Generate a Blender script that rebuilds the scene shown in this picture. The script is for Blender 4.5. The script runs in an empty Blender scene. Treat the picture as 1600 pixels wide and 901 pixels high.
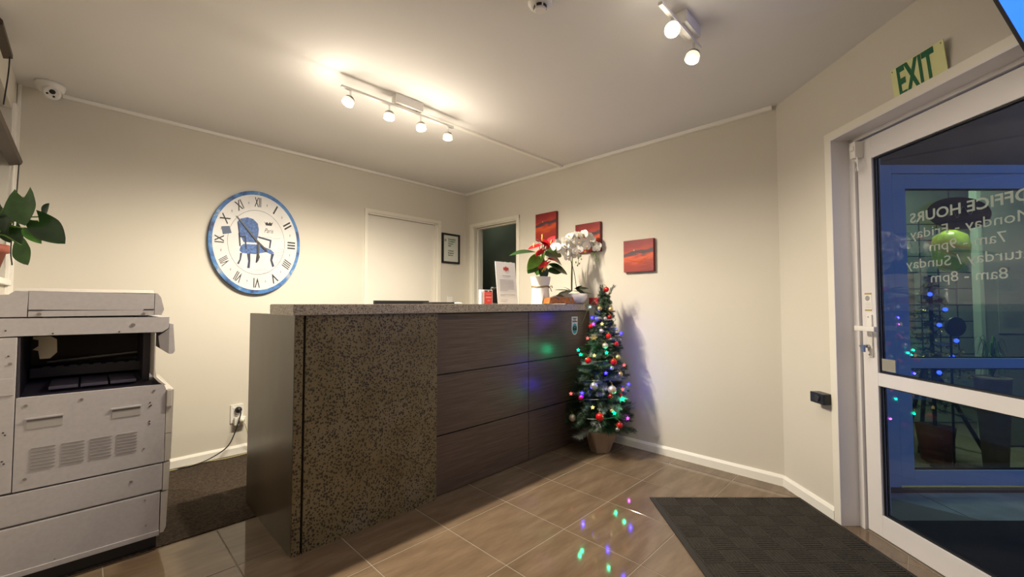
import bpy, bmesh, math, random
from mathutils import Vector, Matrix
random.seed(7)
PI = math.pi
scene = bpy.context.scene
C = scene.collection

# ------------------------------------------------------------------ camera
F, CX, CY, H, ZC = 655.0, 800.0, 450.5, 1.14, 2.42
PITCH = math.atan(24 / 655.0)
RZ = math.radians(-45.5)
cam = bpy.data.cameras.new('camera'); camo = bpy.data.objects.new('camera', cam); C.objects.link(camo)
cam.sensor_width = 36; cam.lens = F / 1600 * 36; cam.clip_start = 0.03
camo.location = (0, 0, H); camo.rotation_euler = (PI / 2 + PITCH, 0, RZ)
scene.camera = camo
# ------------------------------------------------------------------ world, exposure
w = bpy.data.worlds.new('dusk'); scene.world = w; w.use_nodes = True
bg = w.node_tree.nodes['Background']; bg.inputs[0].default_value = (0.055, 0.13, 0.42, 1); bg.inputs[1].default_value = 1.0
scene.view_settings.view_transform = 'Standard'; scene.view_settings.look = 'None'
scene.view_settings.gamma = 1; scene.view_settings.use_curve_mapping = False
scene.view_settings.exposure = 0.62
SPOT_POWER = 50.0   # per lamp head, downward beam
LEAK_POWER = 2.0    # light leaking sideways and up through the glass cups
SPOT_COL = (1.0, 0.875, 0.69)
FILL_GLOBE = 9.0  # strength of the fill globe added behind the camera

# ------------------------------------------------------------------ pixel -> world measuring helpers
fw0 = Vector((-math.sin(RZ), math.cos(RZ), 0)); rt = Vector((math.cos(RZ), math.sin(RZ), 0))
fw = fw0 * math.cos(PITCH) + Vector((0, 0, 1)) * math.sin(PITCH); up = rt.cross(fw)
CAM = Vector((0, 0, H))
def ray(u, v): return fw * F + rt * (u - CX) - up * (v - CY)
def hitp(u, v, p, n):
    d = ray(u, v); return CAM + d * ((Vector(p) - CAM).dot(Vector(n)) / d.dot(Vector(n)))
def ptx(u, v, x): return hitp(u, v, (x, 0, 0), (1, 0, 0))
def pty(u, v, y): return hitp(u, v, (0, y, 0), (0, 1, 0))
def pts(u, v, s): return hitp(u, v, fw0 * s, fw0)
def W(l, s, z=0.0):
    p = rt * l + fw0 * s; return Vector((p.x, p.y, z))

# ------------------------------------------------------------------ materials
def mat(name, col, rough=0.6, metal=0.0, spec=0.5, emit=None, estr=0.0, noise=None, bump=None, coat=0.0, trans=0.0):
    m = bpy.data.materials.new(name); m.use_nodes = True
    nt = m.node_tree; b = nt.nodes['Principled BSDF']
    b.inputs['Base Color'].default_value = (*col, 1); b.inputs['Roughness'].default_value = rough
    b.inputs['Metallic'].default_value = metal; b.inputs['Specular IOR Level'].default_value = spec
    b.inputs['Coat Weight'].default_value = coat; b.inputs['Transmission Weight'].default_value = trans
    if emit: b.inputs['Emission Color'].default_value = (*emit, 1); b.inputs['Emission Strength'].default_value = estr
    g = None
    def coord():
        nonlocal g
        if g is None: g = nt.nodes.new('ShaderNodeTexCoord')
        return g.outputs['Object']
    if noise:                                    # (scale, amount[, stretch])
        n = nt.nodes.new('ShaderNodeTexNoise'); n.inputs['Scale'].default_value = noise[0]; n.inputs['Detail'].default_value = 6
        src = coord()
        if len(noise) > 2:
            mp = nt.nodes.new('ShaderNodeMapping'); mp.inputs['Scale'].default_value = noise[2]
            nt.links.new(src, mp.inputs[0]); src = mp.outputs[0]
        nt.links.new(src, n.inputs['Vector'])
        r = nt.nodes.new('ShaderNodeValToRGB'); a = noise[1]
        r.color_ramp.elements[0].position = 0.3; r.color_ramp.elements[1].position = 0.7
        r.color_ramp.elements[0].color = (*[max(0, c * (1 - a)) for c in col], 1)
        r.color_ramp.elements[1].color = (*[min(1, c * (1 + a)) for c in col], 1)
        nt.links.new(n.outputs[0], r.inputs[0]); nt.links.new(r.outputs[0], b.inputs['Base Color'])
    if bump:                                     # (scale, strength)
        n = nt.nodes.new('ShaderNodeTexNoise'); n.inputs['Scale'].default_value = bump[0]; n.inputs['Detail'].default_value = 3
        nt.links.new(coord(), n.inputs['Vector'])
        bp = nt.nodes.new('ShaderNodeBump'); bp.inputs['Strength'].default_value = bump[1]; bp.inputs['Distance'].default_value = 0.002
        nt.links.new(n.outputs[0], bp.inputs['Height']); nt.links.new(bp.outputs[0], b.inputs['Normal'])
    return m

M = {}
M['wall'] = mat('wall_paint', (0.665, 0.63, 0.55), 0.75, noise=(1.3, 0.02), bump=(220, 0.12))
M['ceil'] = mat('ceiling_paint', (0.77, 0.755, 0.745), 0.8, noise=(1.1, 0.02), bump=(120, 0.1))
M['trim'] = mat('trim_paint', (0.88, 0.86, 0.80), 0.4)
M['cream'] = mat('cream_architrave', (0.80, 0.77, 0.68), 0.45)
M['alu'] = mat('white_powdercoat', (0.76, 0.74, 0.75), 0.32, noise=(3, 0.015))
M['door'] = mat('door_paint', (0.76, 0.73, 0.66), 0.45, noise=(1.5, 0.015))
M['darkroom'] = mat('dark_green_wall', (0.20, 0.225, 0.18), 0.8, noise=(2, 0.15))
M['black'] = mat('black_plastic', (0.012, 0.012, 0.013), 0.4)
M['blackrub'] = mat('black_rubber', (0.02, 0.018, 0.016), 0.75)
M['white'] = mat('white_plastic', (0.8, 0.78, 0.74), 0.35)
M['chrome'] = mat('chrome', (0.7, 0.7, 0.7), 0.15, 1.0)
M['steel'] = mat('brushed_nickel', (0.5, 0.49, 0.47), 0.35, 1.0)
M['headcap'] = mat('grey_satin_cap', (0.30, 0.28, 0.26), 0.5, 0.3)
M['paper'] = mat('paper', (0.82, 0.8, 0.78), 0.7)
M['gasket'] = mat('black_gasket', (0.01, 0.01, 0.012), 0.5)
M['red'] = mat('red_print', (0.75, 0.06, 0.05), 0.5)
M['darkprint'] = mat('dark_ink', (0.02, 0.02, 0.022), 0.6)
M['greyprint'] = mat('grey_ink', (0.33, 0.33, 0.34), 0.7)
M['greenprint'] = mat('green_ink', (0.0, 0.12, 0.045), 0.6)
M['exit'] = mat('photoluminescent_yellow', (0.72, 0.75, 0.36), 0.5)
M['vinyl'] = mat('cut_vinyl_letters', (0.72, 0.70, 0.64), 0.6)
M['copier'] = mat('copier_plastic', (0.41, 0.39, 0.40), 0.5, noise=(60, 0.05), bump=(500, 0.15))
M['copier2'] = mat('copier_plastic_cream', (0.47, 0.44, 0.40), 0.45, noise=(50, 0.04))
M['copdark'] = mat('copier_dark_plastic', (0.035, 0.03, 0.04), 0.45)
M['coptray'] = mat('copier_tray_violet_grey', (0.11, 0.10, 0.15), 0.45)
M['screw'] = mat('screw', (0.28, 0.26, 0.25), 0.4, 0.6)
M['leaf'] = mat('leaf_green', (0.045, 0.13, 0.02), 0.35, noise=(18, 0.3))
M['leafdk'] = mat('leaf_dark', (0.022, 0.06, 0.015), 0.33, noise=(18, 0.3))
M['leaflt'] = mat('leaf_light', (0.16, 0.36, 0.045), 0.4, noise=(14, 0.2))
M['stem'] = mat('stem_green', (0.10, 0.20, 0.03), 0.5)
M['spathe'] = mat('red_spathe', (0.55, 0.006, 0.018), 0.4)
M['spadix'] = mat('yellow_spadix', (0.8, 0.55, 0.12), 0.6)
M['terra'] = mat('terracotta', (0.24, 0.06, 0.035), 0.6, noise=(20, 0.2))
M['petal'] = mat('white_petal', (0.86, 0.84, 0.78), 0.5)
M['ceramic'] = mat('white_ceramic', (0.72, 0.70, 0.70), 0.25, coat=0.3)
M['wrap'] = mat('white_wrapping', (0.80, 0.78, 0.76), 0.6, noise=(7, 0.05))
M['kraft'] = mat('brown_kraft', (0.30, 0.215, 0.155), 0.75, noise=(12, 0.12))
M['twine'] = mat('jute_twine', (0.30, 0.23, 0.12), 0.9)
M['carved'] = mat('orange_wood', (0.42, 0.13, 0.02), 0.4, noise=(30, 0.35))
M['soil'] = mat('soil', (0.03, 0.02, 0.012), 0.95, noise=(60, 0.5))
M['needle'] = mat('pine_green', (0.028, 0.062, 0.028), 0.6)
M['needlefrost'] = mat('frosted_needles', (0.30, 0.34, 0.32), 0.7)
M['bark'] = mat('trunk', (0.03, 0.035, 0.02), 0.9)
M['braun'] = mat('dark_brown_wood', (0.045, 0.026, 0.015), 0.5, noise=(12, 0.3, (1, 10, 10)))
M['teal'] = mat('teal_print', (0.01, 0.42, 0.50), 0.4)
M['clkface'] = mat('aged_cream_face', (0.66, 0.66, 0.66), 0.5, noise=(9, 0.07))
M['bluechair'] = mat('blue_print', (0.06, 0.13, 0.34), 0.6, noise=(60, 0.55))
M['glow'] = mat('lit_lens', (1, 1, 1), 0.4, emit=(1.0, 0.86, 0.55), estr=9.0)
M['glowcup'] = mat('lit_frosted_glass', (0.9, 0.9, 0.85), 0.3, emit=(1.0, 0.84, 0.50), estr=0.7)
M['outwall'] = mat('brown_facade', (0.17, 0.12, 0.085), 0.8, noise=(4, 0.15))
M['outframe'] = mat('outer_frame', (0.72, 0.73, 0.76), 0.4)
M['outpave'] = mat('outer_paving', (0.42, 0.40, 0.36), 0.6, noise=(5, 0.25))
M['asphalt'] = mat('dark_outer_mat', (0.018, 0.016, 0.018), 0.9)
M['inwall'] = mat('grey_green_wall', (0.42, 0.46, 0.38), 0.7)
M['inwall2'] = mat('grey_wall_panel', (0.30, 0.31, 0.27), 0.7)
M['wire'] = mat('dark_wire', (0.02, 0.025, 0.02), 0.5)
M['gold'] = mat('gold_tinsel', (0.75, 0.6, 0.1), 0.2, 0.8)
M['lantern'] = mat('yellow_green_glass', (0.34, 0.40, 0.04), 0.3, noise=(14, .5), emit=(0.5, 0.7, 0.02), estr=0.06)
M['tvscreen'] = mat('lit_blue_screen', (0.0, 0.0, 0.0), 0.3, emit=(0.02, 0.14, 0.9), estr=1.5)

def custom(name, fn):
    m = bpy.data.materials.new(name); m.use_nodes = True; nt = m.node_tree
    fn(nt, nt.nodes['Principled BSDF'], nt.nodes.new, nt.links.new); return m

def _ramp(nt, stops, src, interp='LINEAR'):
    r = nt.nodes.new('ShaderNodeValToRGB'); e = r.color_ramp.elements; r.color_ramp.interpolation = interp
    while len(e) < len(stops): e.new(0.5)
    for i, (p, c) in enumerate(stops): e[i].position = p; e[i].color = (*c, 1)
    nt.links.new(src, r.inputs[0]); return r.outputs[0]

def f_tile(nt, b, N, L):
    g = N('ShaderNodeNewGeometry'); o = N('ShaderNodeObjectInfo')
    mp = N('ShaderNodeMapping'); mp.inputs['Scale'].default_value = (1.0, 4.5, 1); mp.inputs['Rotation'].default_value = (0, 0, 0.5)
    L(g.outputs['Position'], mp.inputs[0])
    n = N('ShaderNodeTexNoise'); n.inputs['Scale'].default_value = 3.2; n.inputs['Detail'].default_value = 8; n.inputs['Roughness'].default_value = 0.6
    L(mp.outputs[0], n.inputs['Vector'])
    c = _ramp(nt, [(0.3, (0.122, 0.083, 0.052)), (0.5, (0.160, 0.112, 0.071)), (0.72, (0.205, 0.148, 0.097))], n.outputs[0])
    h = N('ShaderNodeHueSaturation'); mm = N('ShaderNodeMapRange'); mm.inputs[3].default_value = 0.93; mm.inputs[4].default_value = 1.07
    L(o.outputs['Random'], mm.inputs[0]); L(mm.outputs[0], h.inputs['Value']); L(c, h.inputs['Color']); L(h.outputs[0], b.inputs['Base Color'])
    n2 = N('ShaderNodeTexNoise'); n2.inputs['Scale'].default_value = 60; L(g.outputs['Position'], n2.inputs['Vector'])
    L(_ramp(nt, [(0.3, (0.045,) * 3), (0.7, (0.075,) * 3)], n2.outputs[0]), b.inputs['Roughness'])
M['tile'] = custom('brown_porcelain', f_tile)
M['grout'] = mat('grout', (0.27, 0.23, 0.18), 0.9)

def f_pebble(nt, b, N, L):
    t = N('ShaderNodeTexCoord'); v = N('ShaderNodeTexVoronoi'); v.inputs['Scale'].default_value = 88
    nz = N('ShaderNodeTexNoise'); nz.inputs['Scale'].default_value = 40
    ad = N('ShaderNodeMixRGB'); ad.blend_type = 'ADD'; ad.inputs[0].default_value = 0.012
    L(t.outputs['Object'], nz.inputs['Vector']); L(t.outputs['Object'], ad.inputs[1]); L(nz.outputs[1], ad.inputs[2]); L(ad.outputs[0], v.inputs['Vector'])
    m = N('ShaderNodeMath'); m.operation = 'MULTIPLY'; sep = N('ShaderNodeSeparateColor'); L(v.outputs['Color'], sep.inputs[0])
    mr = N('ShaderNodeMapRange'); mr.inputs[3].default_value = 0.9; mr.inputs[4].default_value = 1.9; L(sep.outputs[0], mr.inputs[0])
    L(v.outputs['Distance'], m.inputs[0]); L(mr.outputs[0], m.inputs[1])
    n = N('ShaderNodeTexNoise'); n.inputs['Scale'].default_value = 5; n.inputs['Detail'].default_value = 5; L(t.outputs['Object'], n.inputs['Vector'])
    base = _ramp(nt, [(0.3, (0.14, 0.105, 0.042)), (0.55, (0.18, 0.14, 0.072)), (0.75, (0.20, 0.165, 0.11))], n.outputs[0])
    k = _ramp(nt, [(0.46, (0, 0, 0)), (0.62, (1, 1, 1))], m.outputs[0])
    mx = N('ShaderNodeMixRGB'); L(k, mx.inputs[0]); mx.inputs[1].default_value = (0.028, 0.02, 0.012, 1); L(base, mx.inputs[2])
    L(mx.outputs[0], b.inputs['Base Color']); b.inputs['Roughness'].default_value = 0.32
M['pebble'] = custom('pebble_concrete', f_pebble)
M['endslab'] = mat('polished_dark_slab', (0.070, 0.053, 0.034), 0.28, noise=(4, 0.25, (1, 1, 0.5)))

def f_granite(nt, b, N, L):
    t = N('ShaderNodeTexCoord'); n = N('ShaderNodeTexNoise'); n.inputs['Scale'].default_value = 190; n.inputs['Detail'].default_value = 3
    L(t.outputs['Object'], n.inputs['Vector'])
    L(_ramp(nt, [(0.36, (0.10, 0.075, 0.055)), (0.47, (0.36, 0.31, 0.25)), (0.6, (0.45, 0.40, 0.33)), (0.72, (0.62, 0.57, 0.50))], n.outputs[0]), b.inputs['Base Color'])
    b.inputs['Roughness'].default_value = 0.3
M['granite'] = custom('speckled_stone_worktop', f_granite)

def f_wood(nt, b, N, L):
    t = N('ShaderNodeTexCoord'); mp = N('ShaderNodeMapping'); mp.inputs['Scale'].default_value = (1.6, 1, 55); L(t.outputs['Object'], mp.inputs[0])
    n = N('ShaderNodeTexNoise'); n.inputs['Scale'].default_value = 2.2; n.inputs['Detail'].default_value = 7; n.inputs['Roughness'].default_value = 0.65; L(mp.outputs[0], n.inputs['Vector'])
    L(_ramp(nt, [(0.28, (0.048, 0.030, 0.023)), (0.5, (0.088, 0.058, 0.045)), (0.75, (0.15, 0.105, 0.082))], n.outputs[0]), b.inputs['Base Color'])
    b.inputs['Roughness'].default_value = 0.33
M['wood'] = custom('dark_streaked_laminate', f_wood)

def f_carpet(nt, b, N, L):
    t = N('ShaderNodeTexCoord'); n = N('ShaderNodeTexNoise'); n.inputs['Scale'].default_value = 90; L(t.outputs['Object'], n.inputs['Vector'])
    L(_ramp(nt, [(0.3, (0.012, 0.007, 0.004)), (0.7, (0.065, 0.043, 0.025))], n.outputs[0]), b.inputs['Base Color']); b.inputs['Roughness'].default_value = 1
M['carpet'] = custom('brown_carpet', f_carpet)
M['mat'] = mat('door_mat_fibre', (0.025, 0.021, 0.015), 0.95, noise=(90, 0.5), bump=(260, 0.6))
M['matedge'] = mat('door_mat_rubber', (0.018, 0.015, 0.012), 0.7)

def f_glass(nt, b, N, L):
    out = nt.nodes['Material Output']; nt.nodes.remove(b)
    tr = N('ShaderNodeBsdfTransparent'); tr.inputs[0].default_value = (0.80, 0.84, 0.84, 1)
    gl = N('ShaderNodeBsdfGlossy'); gl.inputs['Roughness'].default_value = 0.0
    fr = N('ShaderNodeFresnel'); fr.inputs['IOR'].default_value = 1.8
    g = N('ShaderNodeNewGeometry'); k = N('ShaderNodeMath'); k.operation = 'SUBTRACT'; k.inputs[0].default_value = 1.0; L(g.outputs['Backfacing'], k.inputs[1])
    kk = N('ShaderNodeMath'); kk.operation = 'MULTIPLY'; L(k.outputs[0], kk.inputs[0]); L(fr.outputs[0], kk.inputs[1])
    mx = N('ShaderNodeMixShader'); L(kk.outputs[0], mx.inputs[0]); L(tr.outputs[0], mx.inputs[1]); L(gl.outputs[0], mx.inputs[2]); L(mx.outputs[0], out.inputs[0])
M['glass'] = custom('window_glass', f_glass)

def f_paint(nt, b, N, L):
    t = N('ShaderNodeTexCoord'); sp = N('ShaderNodeSeparateXYZ'); L(t.outputs['Object'], sp.inputs[0])
    n = N('ShaderNodeTexNoise'); n.inputs['Scale'].default_value = 5.5; n.inputs['Detail'].default_value = 4; L(t.outputs['Object'], n.inputs['Vector'])
    mp = N('ShaderNodeMapping'); mp.inputs['Scale'].default_value = (1, 7, 45); mp.inputs['Rotation'].default_value = (0.12, 0, 0); L(t.outputs['Object'], mp.inputs[0])
    n2 = N('ShaderNodeTexNoise'); n2.inputs['Scale'].default_value = 1.6; n2.inputs['Detail'].default_value = 5; L(mp.outputs[0], n2.inputs['Vector'])
    a = N('ShaderNodeMath'); a.operation = 'MULTIPLY_ADD'; L(n.outputs[0], a.inputs[0]); a.inputs[1].default_value = 0.10; L(sp.outputs['Z'], a.inputs[2])
    a2 = N('ShaderNodeMath'); a2.operation = 'MULTIPLY_ADD'; L(sp.outputs['Y'], a2.inputs[0]); a2.inputs[1].default_value = 0.16; L(a.outputs[0], a2.inputs[2])
    a3 = N('ShaderNodeMath'); a3.operation = 'MULTIPLY_ADD'; L(n2.outputs[0], a3.inputs[0]); a3.inputs[1].default_value = 0.05; L(a2.outputs[0], a3.inputs[2])
    mr = N('ShaderNodeMapRange'); mr.inputs[1].default_value = -0.06; mr.inputs[2].default_value = 0.20; L(a3.outputs[0], mr.inputs[0])
    L(_ramp(nt, [(0.0, (0.23, 0.018, 0.015)), (0.30, (0.34, 0.03, 0.015)), (0.46, (0.62, 0.09, 0.02)), (0.52, (0.50, 0.05, 0.02)), (0.56, (0.075, 0.035, 0.045)), (0.64, (0.06, 0.03, 0.04)),
                 (0.68, (0.42, 0.04, 0.02)), (0.80, (0.28, 0.016, 0.016)), (1.0, (0.20, 0.012, 0.014))], mr.outputs[0]), b.inputs['Base Color'])
    b.inputs['Roughness'].default_value = 0.5
    bp = N('ShaderNodeBump'); bp.inputs['Strength'].default_value = 0.4; bp.inputs['Distance'].default_value = 0.003; L(n2.outputs[0], bp.inputs['Height']); L(bp.outputs[0], b.inputs['Normal'])
M['paint'] = custom('red_abstract_paint', f_paint)
def f_rim(nt, b, N, L):
    t = N('ShaderNodeTexCoord'); n = N('ShaderNodeTexNoise'); n.inputs['Scale'].default_value = 13; n.inputs['Detail'].default_value = 4; L(t.outputs['Object'], n.inputs['Vector'])
    L(_ramp(nt, [(0.35, (0.02, 0.05, 0.14)), (0.45, (0.04, 0.15, 0.42)), (0.58, (0.07, 0.22, 0.50)), (0.66, (0.30, 0.36, 0.48))], n.outputs[0]), b.inputs['Base Color']); b.inputs['Roughness'].default_value = .55
M['blueclk'] = custom('blue_distressed', f_rim)
M['canvas'] = mat('dark_red_canvas_edge', (0.16, 0.012, 0.014), 0.5)

# ------------------------------------------------------------------ geometry helpers
def BM(): return bmesh.new()
def T(p): return Vector(p)
def box(bm, x0, x1, y0, y1, z0, z1, bev=0.0, mx=None):
    vs = [bm.verts.new((x, y, z)) for x in (x0, x1) for y in (y0, y1) for z in (z0, z1)]
    fs = [bm.faces.new([vs[i] for i in q]) for q in ((0, 1, 3, 2), (4, 6, 7, 5), (0, 4, 5, 1), (2, 3, 7, 6), (0, 2, 6, 4), (1, 5, 7, 3))]
    if bev > 0:
        es = list({e for f in fs for e in f.edges})
        r = bmesh.ops.bevel(bm, geom=es, offset=bev, segments=2, affect='EDGES', profile=0.7)
        vs = list({v for f in r['faces'] for v in f.verts} | {v for v in vs if v.is_valid})
    if mx is not None: bmesh.ops.transform(bm, matrix=mx, verts=[v for v in vs if v.is_valid])
    return bm
def bx(x0, x1, y0, y1, z0, z1, bev=0.0, mx=None): return box(BM(), x0, x1, y0, y1, z0, z1, bev, mx)
def prism(bm, pts2, f, d):                     # f maps (a,b,depth)->3d ; extruded polygon
    n = len(pts2)
    A = [bm.verts.new(f(a, b, 0)) for a, b in pts2]; B = [bm.verts.new(f(a, b, d)) for a, b in pts2]
    bm.faces.new(A); bm.faces.new(B[::-1])
    for i in range(n): bm.faces.new([A[i], B[i], B[(i + 1) % n], A[(i + 1) % n]])
    return bm
def lathe(bm, prof, o=(0, 0, 0), n=24, axis='Z', sx=1, sy=1, wob=None, mx=None):
    rings = []
    for r, z in prof:
        ring = []
        for i in range(n):
            a = 2 * PI * i / n; rr = r * (1 + (wob(a, z) if wob else 0))
            p = Vector((rr * math.cos(a) * sx, rr * math.sin(a) * sy, z))
            if axis == 'Y': p = Vector((p.x, -p.z, p.y))
            if axis == 'X': p = Vector((p.z, p.x, p.y))
            if mx is not None: p = mx @ p
            ring.append(bm.verts.new(p + Vector(o)))
        rings.append(ring)
    for a, b in zip(rings, rings[1:]):
        for i in range(n): bm.faces.new([a[i], a[(i + 1) % n], b[(i + 1) % n], b[i]])
    if prof[0][0] > 1e-5: bm.faces.new(rings[0][::-1])
    if prof[-1][0] > 1e-5: bm.faces.new(rings[-1])
    return bm
def tube(bm, pts_, r, n=8, r2=None):
    P = [Vector(p) for p in pts_]; rings = []
    for i, p in enumerate(P):
        d = (P[min(i + 1, len(P) - 1)] - P[max(i - 1, 0)]).normalized()
        a = d.cross(Vector((0, 0, 1)));  a = a.normalized() if a.length > 1e-3 else Vector((1, 0, 0)); b = d.cross(a)
        rr = r if r2 is None else r + (r2 - r) * i / (len(P) - 1)
        rings.append([bm.verts.new(p + a * rr * math.cos(2 * PI * k / n) + b * rr * math.sin(2 * PI * k / n)) for k in range(n)])
    for A, B in zip(rings, rings[1:]):
        for k in range(n): bm.faces.new([A[k], A[(k + 1) % n], B[(k + 1) % n], B[k]])
    bm.faces.new(rings[0][::-1]); bm.faces.new(rings[-1]); return bm
def bez(p, n=10):                              # catmull-rom through points
    P = [Vector(q) for q in p]; P = [P[0] * 2 - P[1]] + P + [P[-1] * 2 - P[-2]]; out = []
    for i in range(1, len(P) - 2):
        for k in range(n):
            t = k / n; a, b, c, d = P[i - 1], P[i], P[i + 1], P[i + 2]
            out.append(0.5 * ((2 * b) + (c - a) * t + (2 * a - 5 * b + 4 * c - d) * t * t + (3 * b - a - 3 * c + d) * t ** 3))
    return out + [P[-2]]
def ball(bm, o, r, u=14, v=9, mx=None):
    lathe(bm, [(r * math.sin(PI * i / v) if 0 < i < v else 1e-6, -r * math.cos(PI * i / v)) for i in range(v + 1)], o, u, mx=mx); return bm
def leafm(bm, base, tip, width, nrm, kind='heart', fold=0.15, curl=0.1, n=10):
    base, tip, nrm = Vector(base), Vector(tip), Vector(nrm)
    d = tip - base; Ln = d.length; d.normalize(); side = d.cross(nrm).normalized(); nr = side.cross(d).normalized()
    def wd(t):
        if kind == 'heart': return (max(0, math.sin(PI * min(1, (t + 0.10) / 1.10))) ** 0.7) * (1 - 0.35 * t)
        if kind == 'oval': return math.sin(PI * min(1, t * 0.96 + 0.04)) ** 0.8
        if kind == 'lance': return math.sin(PI * (t ** 0.75)) ** 1.0
        return 1 - t
    rows = []
    for i in range(n + 1):
        t = i / n; ww = wd(t) * width / 2 + 1e-4
        row = []
        for k in (-1, -0.55, 0, 0.55, 1):
            lobe = -0.32 * Ln * (abs(k) ** 1.3) * max(0, 1 - t * 4) if kind == 'heart' else 0
            if kind == 'heart': lobe += 0.03 * Ln * (1 - abs(k)) * max(0, 1 - t * 4)
            row.append(bm.verts.new(base + d * (t * Ln + lobe) + side * ww * k + nr * (abs(k) * ww * 2 * fold - curl * Ln * (t * t))))
        rows.append(row)
    for a, b in zip(rows, rows[1:]):
        for k in range(4): bm.faces.new([a[k], a[k + 1], b[k + 1], b[k]])
    return bm

# ------------------------------------------------------------------ object helpers
def obj(name, bm, m, parent=None, smooth=False, loc=None, rot=None):
    if isinstance(bm, bpy.types.Mesh): me = bm
    else:
        bmesh.ops.recalc_face_normals(bm, faces=bm.faces[:]); me = bpy.data.meshes.new(name); bm.to_mesh(me); bm.free()
        if smooth:
            for p in me.polygons: p.use_smooth = True
            if smooth == 'auto': me.set_sharp_from_angle(angle=math.radians(35))
    mm = M[m] if isinstance(m, str) else m
    if not me.materials: me.materials.append(mm)
    o = bpy.data.objects.new(name, me); C.objects.link(o)
    if loc is not None: o.location = loc
    if rot is not None: o.rotation_euler = rot
    if parent is not None: o.parent = parent
    return o
def tag(o, label, cat, group=None):
    o['label'] = label; o['category'] = cat
    if group: o['group'] = group
    return o
def thing(name, label, cat, loc=(0, 0, 0), rz=0.0, group=None):
    o = bpy.data.objects.new(name, None); o.empty_display_size = 0.05; C.objects.link(o); o.location = loc; o.rotation_euler = (0, 0, rz)
    return tag(o, label, cat, group)
def struct(o): o['kind'] = 'structure'; return o
def structe(name, loc=(0, 0, 0), rz=0.0):
    o = bpy.data.objects.new(name, None); C.objects.link(o); o.location = loc; o.rotation_euler = (0, 0, rz); return struct(o)
MC = Matrix.Rotation(RZ, 4, 'Z')               # local (l, s, z) of the entrance wall
def textmesh(s, size, width=None, ext=0.0004, bold=0.0, shear=0.0, align='CENTER', spacing=1.0):
    cu = bpy.data.curves.new('t', 'FONT'); cu.body = s; cu.size = size; cu.extrude = ext; cu.offset = bold; cu.shear = shear
    cu.align_x = align; cu.align_y = 'CENTER'; cu.resolution_u = 3; cu.space_character = spacing
    o = bpy.data.objects.new('t', cu); C.objects.link(o); bpy.context.view_layer.update()
    me = bpy.data.meshes.new_from_object(o.evaluated_get(bpy.context.evaluated_depsgraph_get()))
    bpy.data.objects.remove(o); bpy.data.curves.remove(cu)
    if width:
        xs = [v.co.x for v in me.vertices]; k = width / (max(xs) - min(xs))
        for v in me.vertices: v.co.x *= k
    me.materials.clear(); return me
def settext(me, R, loc):
    me.transform(Matrix.Translation(loc) @ R); return me
# text frames: columns = reading direction, up, normal
def frame(a, b, c): return Matrix(((a[0], b[0], c[0], 0), (a[1], b[1], c[1], 0), (a[2], b[2], c[2], 0), (0, 0, 0, 1)))
RA = frame((1, 0, 0), (0, 0, 1), (0, -1, 0))    # read along +x, facing -y
RB = frame((0, -1, 0), (0, 0, 1), (-1, 0, 0))   # read along -y, facing -x
RCm = frame((0, -1, 0), (0, 0, 1), (-1, 0, 0))  # same in (l,s,z)

# ================================================================== ROOM
XB, YBC, L0 = 3.10, 0.649, 1.708
AA = math.radians(1.01)
def yA(x): return 3.80 + (x - 3.1) * math.tan(AA)
def wallA(p):                                   # local frame on back wall: x along wall from x=0, y=0 on the surface
    p.location = (0, yA(0), 0) if p.parent is None else p.location; p.rotation_euler.z = AA; return p
# floor : sub-slab + tiles
fl = struct(obj('floor', bx(-2.2, 3.35, -2.9, 3.9, -0.12, -0.0014), 'grout'))
def clip(poly, nx, ny, c):                      # keep nx*x+ny*y<=c
    out = []
    for i in range(len(poly)):
        a, b = poly[i], poly[(i + 1) % len(poly)]
        da, db = nx * a[0] + ny * a[1] - c, nx * b[0] + ny * b[1] - c
        if da <= 0: out.append(a)
        if da * db < 0:
            t = da / (da - db); out.append((a[0] + (b[0] - a[0]) * t, a[1] + (b[1] - a[1]) * t))
    return out
def area(p): return abs(sum(p[i][0] * p[(i + 1) % len(p)][1] - p[(i + 1) % len(p)][0] * p[i][1] for i in range(len(p)))) / 2
TX, TY = 0.4125, 0.4175
def tile_bm(poly):
    bm = BM(); cx = sum(p[0] for p in poly) / len(poly); cy = sum(p[1] for p in poly) / len(poly)
    def ring(k, z): return [bm.verts.new((cx + (x - cx) * (1 - k / max(0.05, math.hypot(x - cx, y - cy))), cy + (y - cy) * (1 - k / max(0.05, math.hypot(x - cx, y - cy))), z)) for x, y in poly]
    a, b_, c = ring(0.0032, -0.008), ring(0.0032, -0.0008), ring(0.0046, 0)
    for p, q in ((a, b_), (b_, c)):
        for i in range(len(poly)): bm.faces.new([p[i], p[(i + 1) % len(poly)], q[(i + 1) % len(poly)], q[i]])
    bm.faces.new(c); return bm
for i in range(-7, 8):
    for j in range(-9, 4):
        x0, y0 = 0.495 + i * TX, 0.915 + j * TY
        p = [(x0, y0), (x0 + TX, y0), (x0 + TX, y0 + TY), (x0, y0 + TY)]
        p = clip(p, 1, 0, XB); p = clip(p, 0, 1, 2.5855) if p else p; p = clip(p, -1, 0, 2.0) if p else p
        p = clip(p, rt.x, rt.y, L0 + 0.085) if p else p; p = clip(p, 0, -1, 2.4) if p else p
        if len(p) >= 3 and area(p) > 0.002: obj('tile', tile_bm(p), 'tile', fl)
cp = tag(obj('carpet', bx(-0.30, 3.08, 2.587, 3.72, -0.0015, 0.005), 'carpet'), 'dark brown carpet strip along the back wall behind the copier', 'carpet')

ceil = struct(obj('ceiling', bx(-2.2, 3.3, -2.9, 4.0, ZC, ZC + 0.1), 'ceil'))
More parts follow.
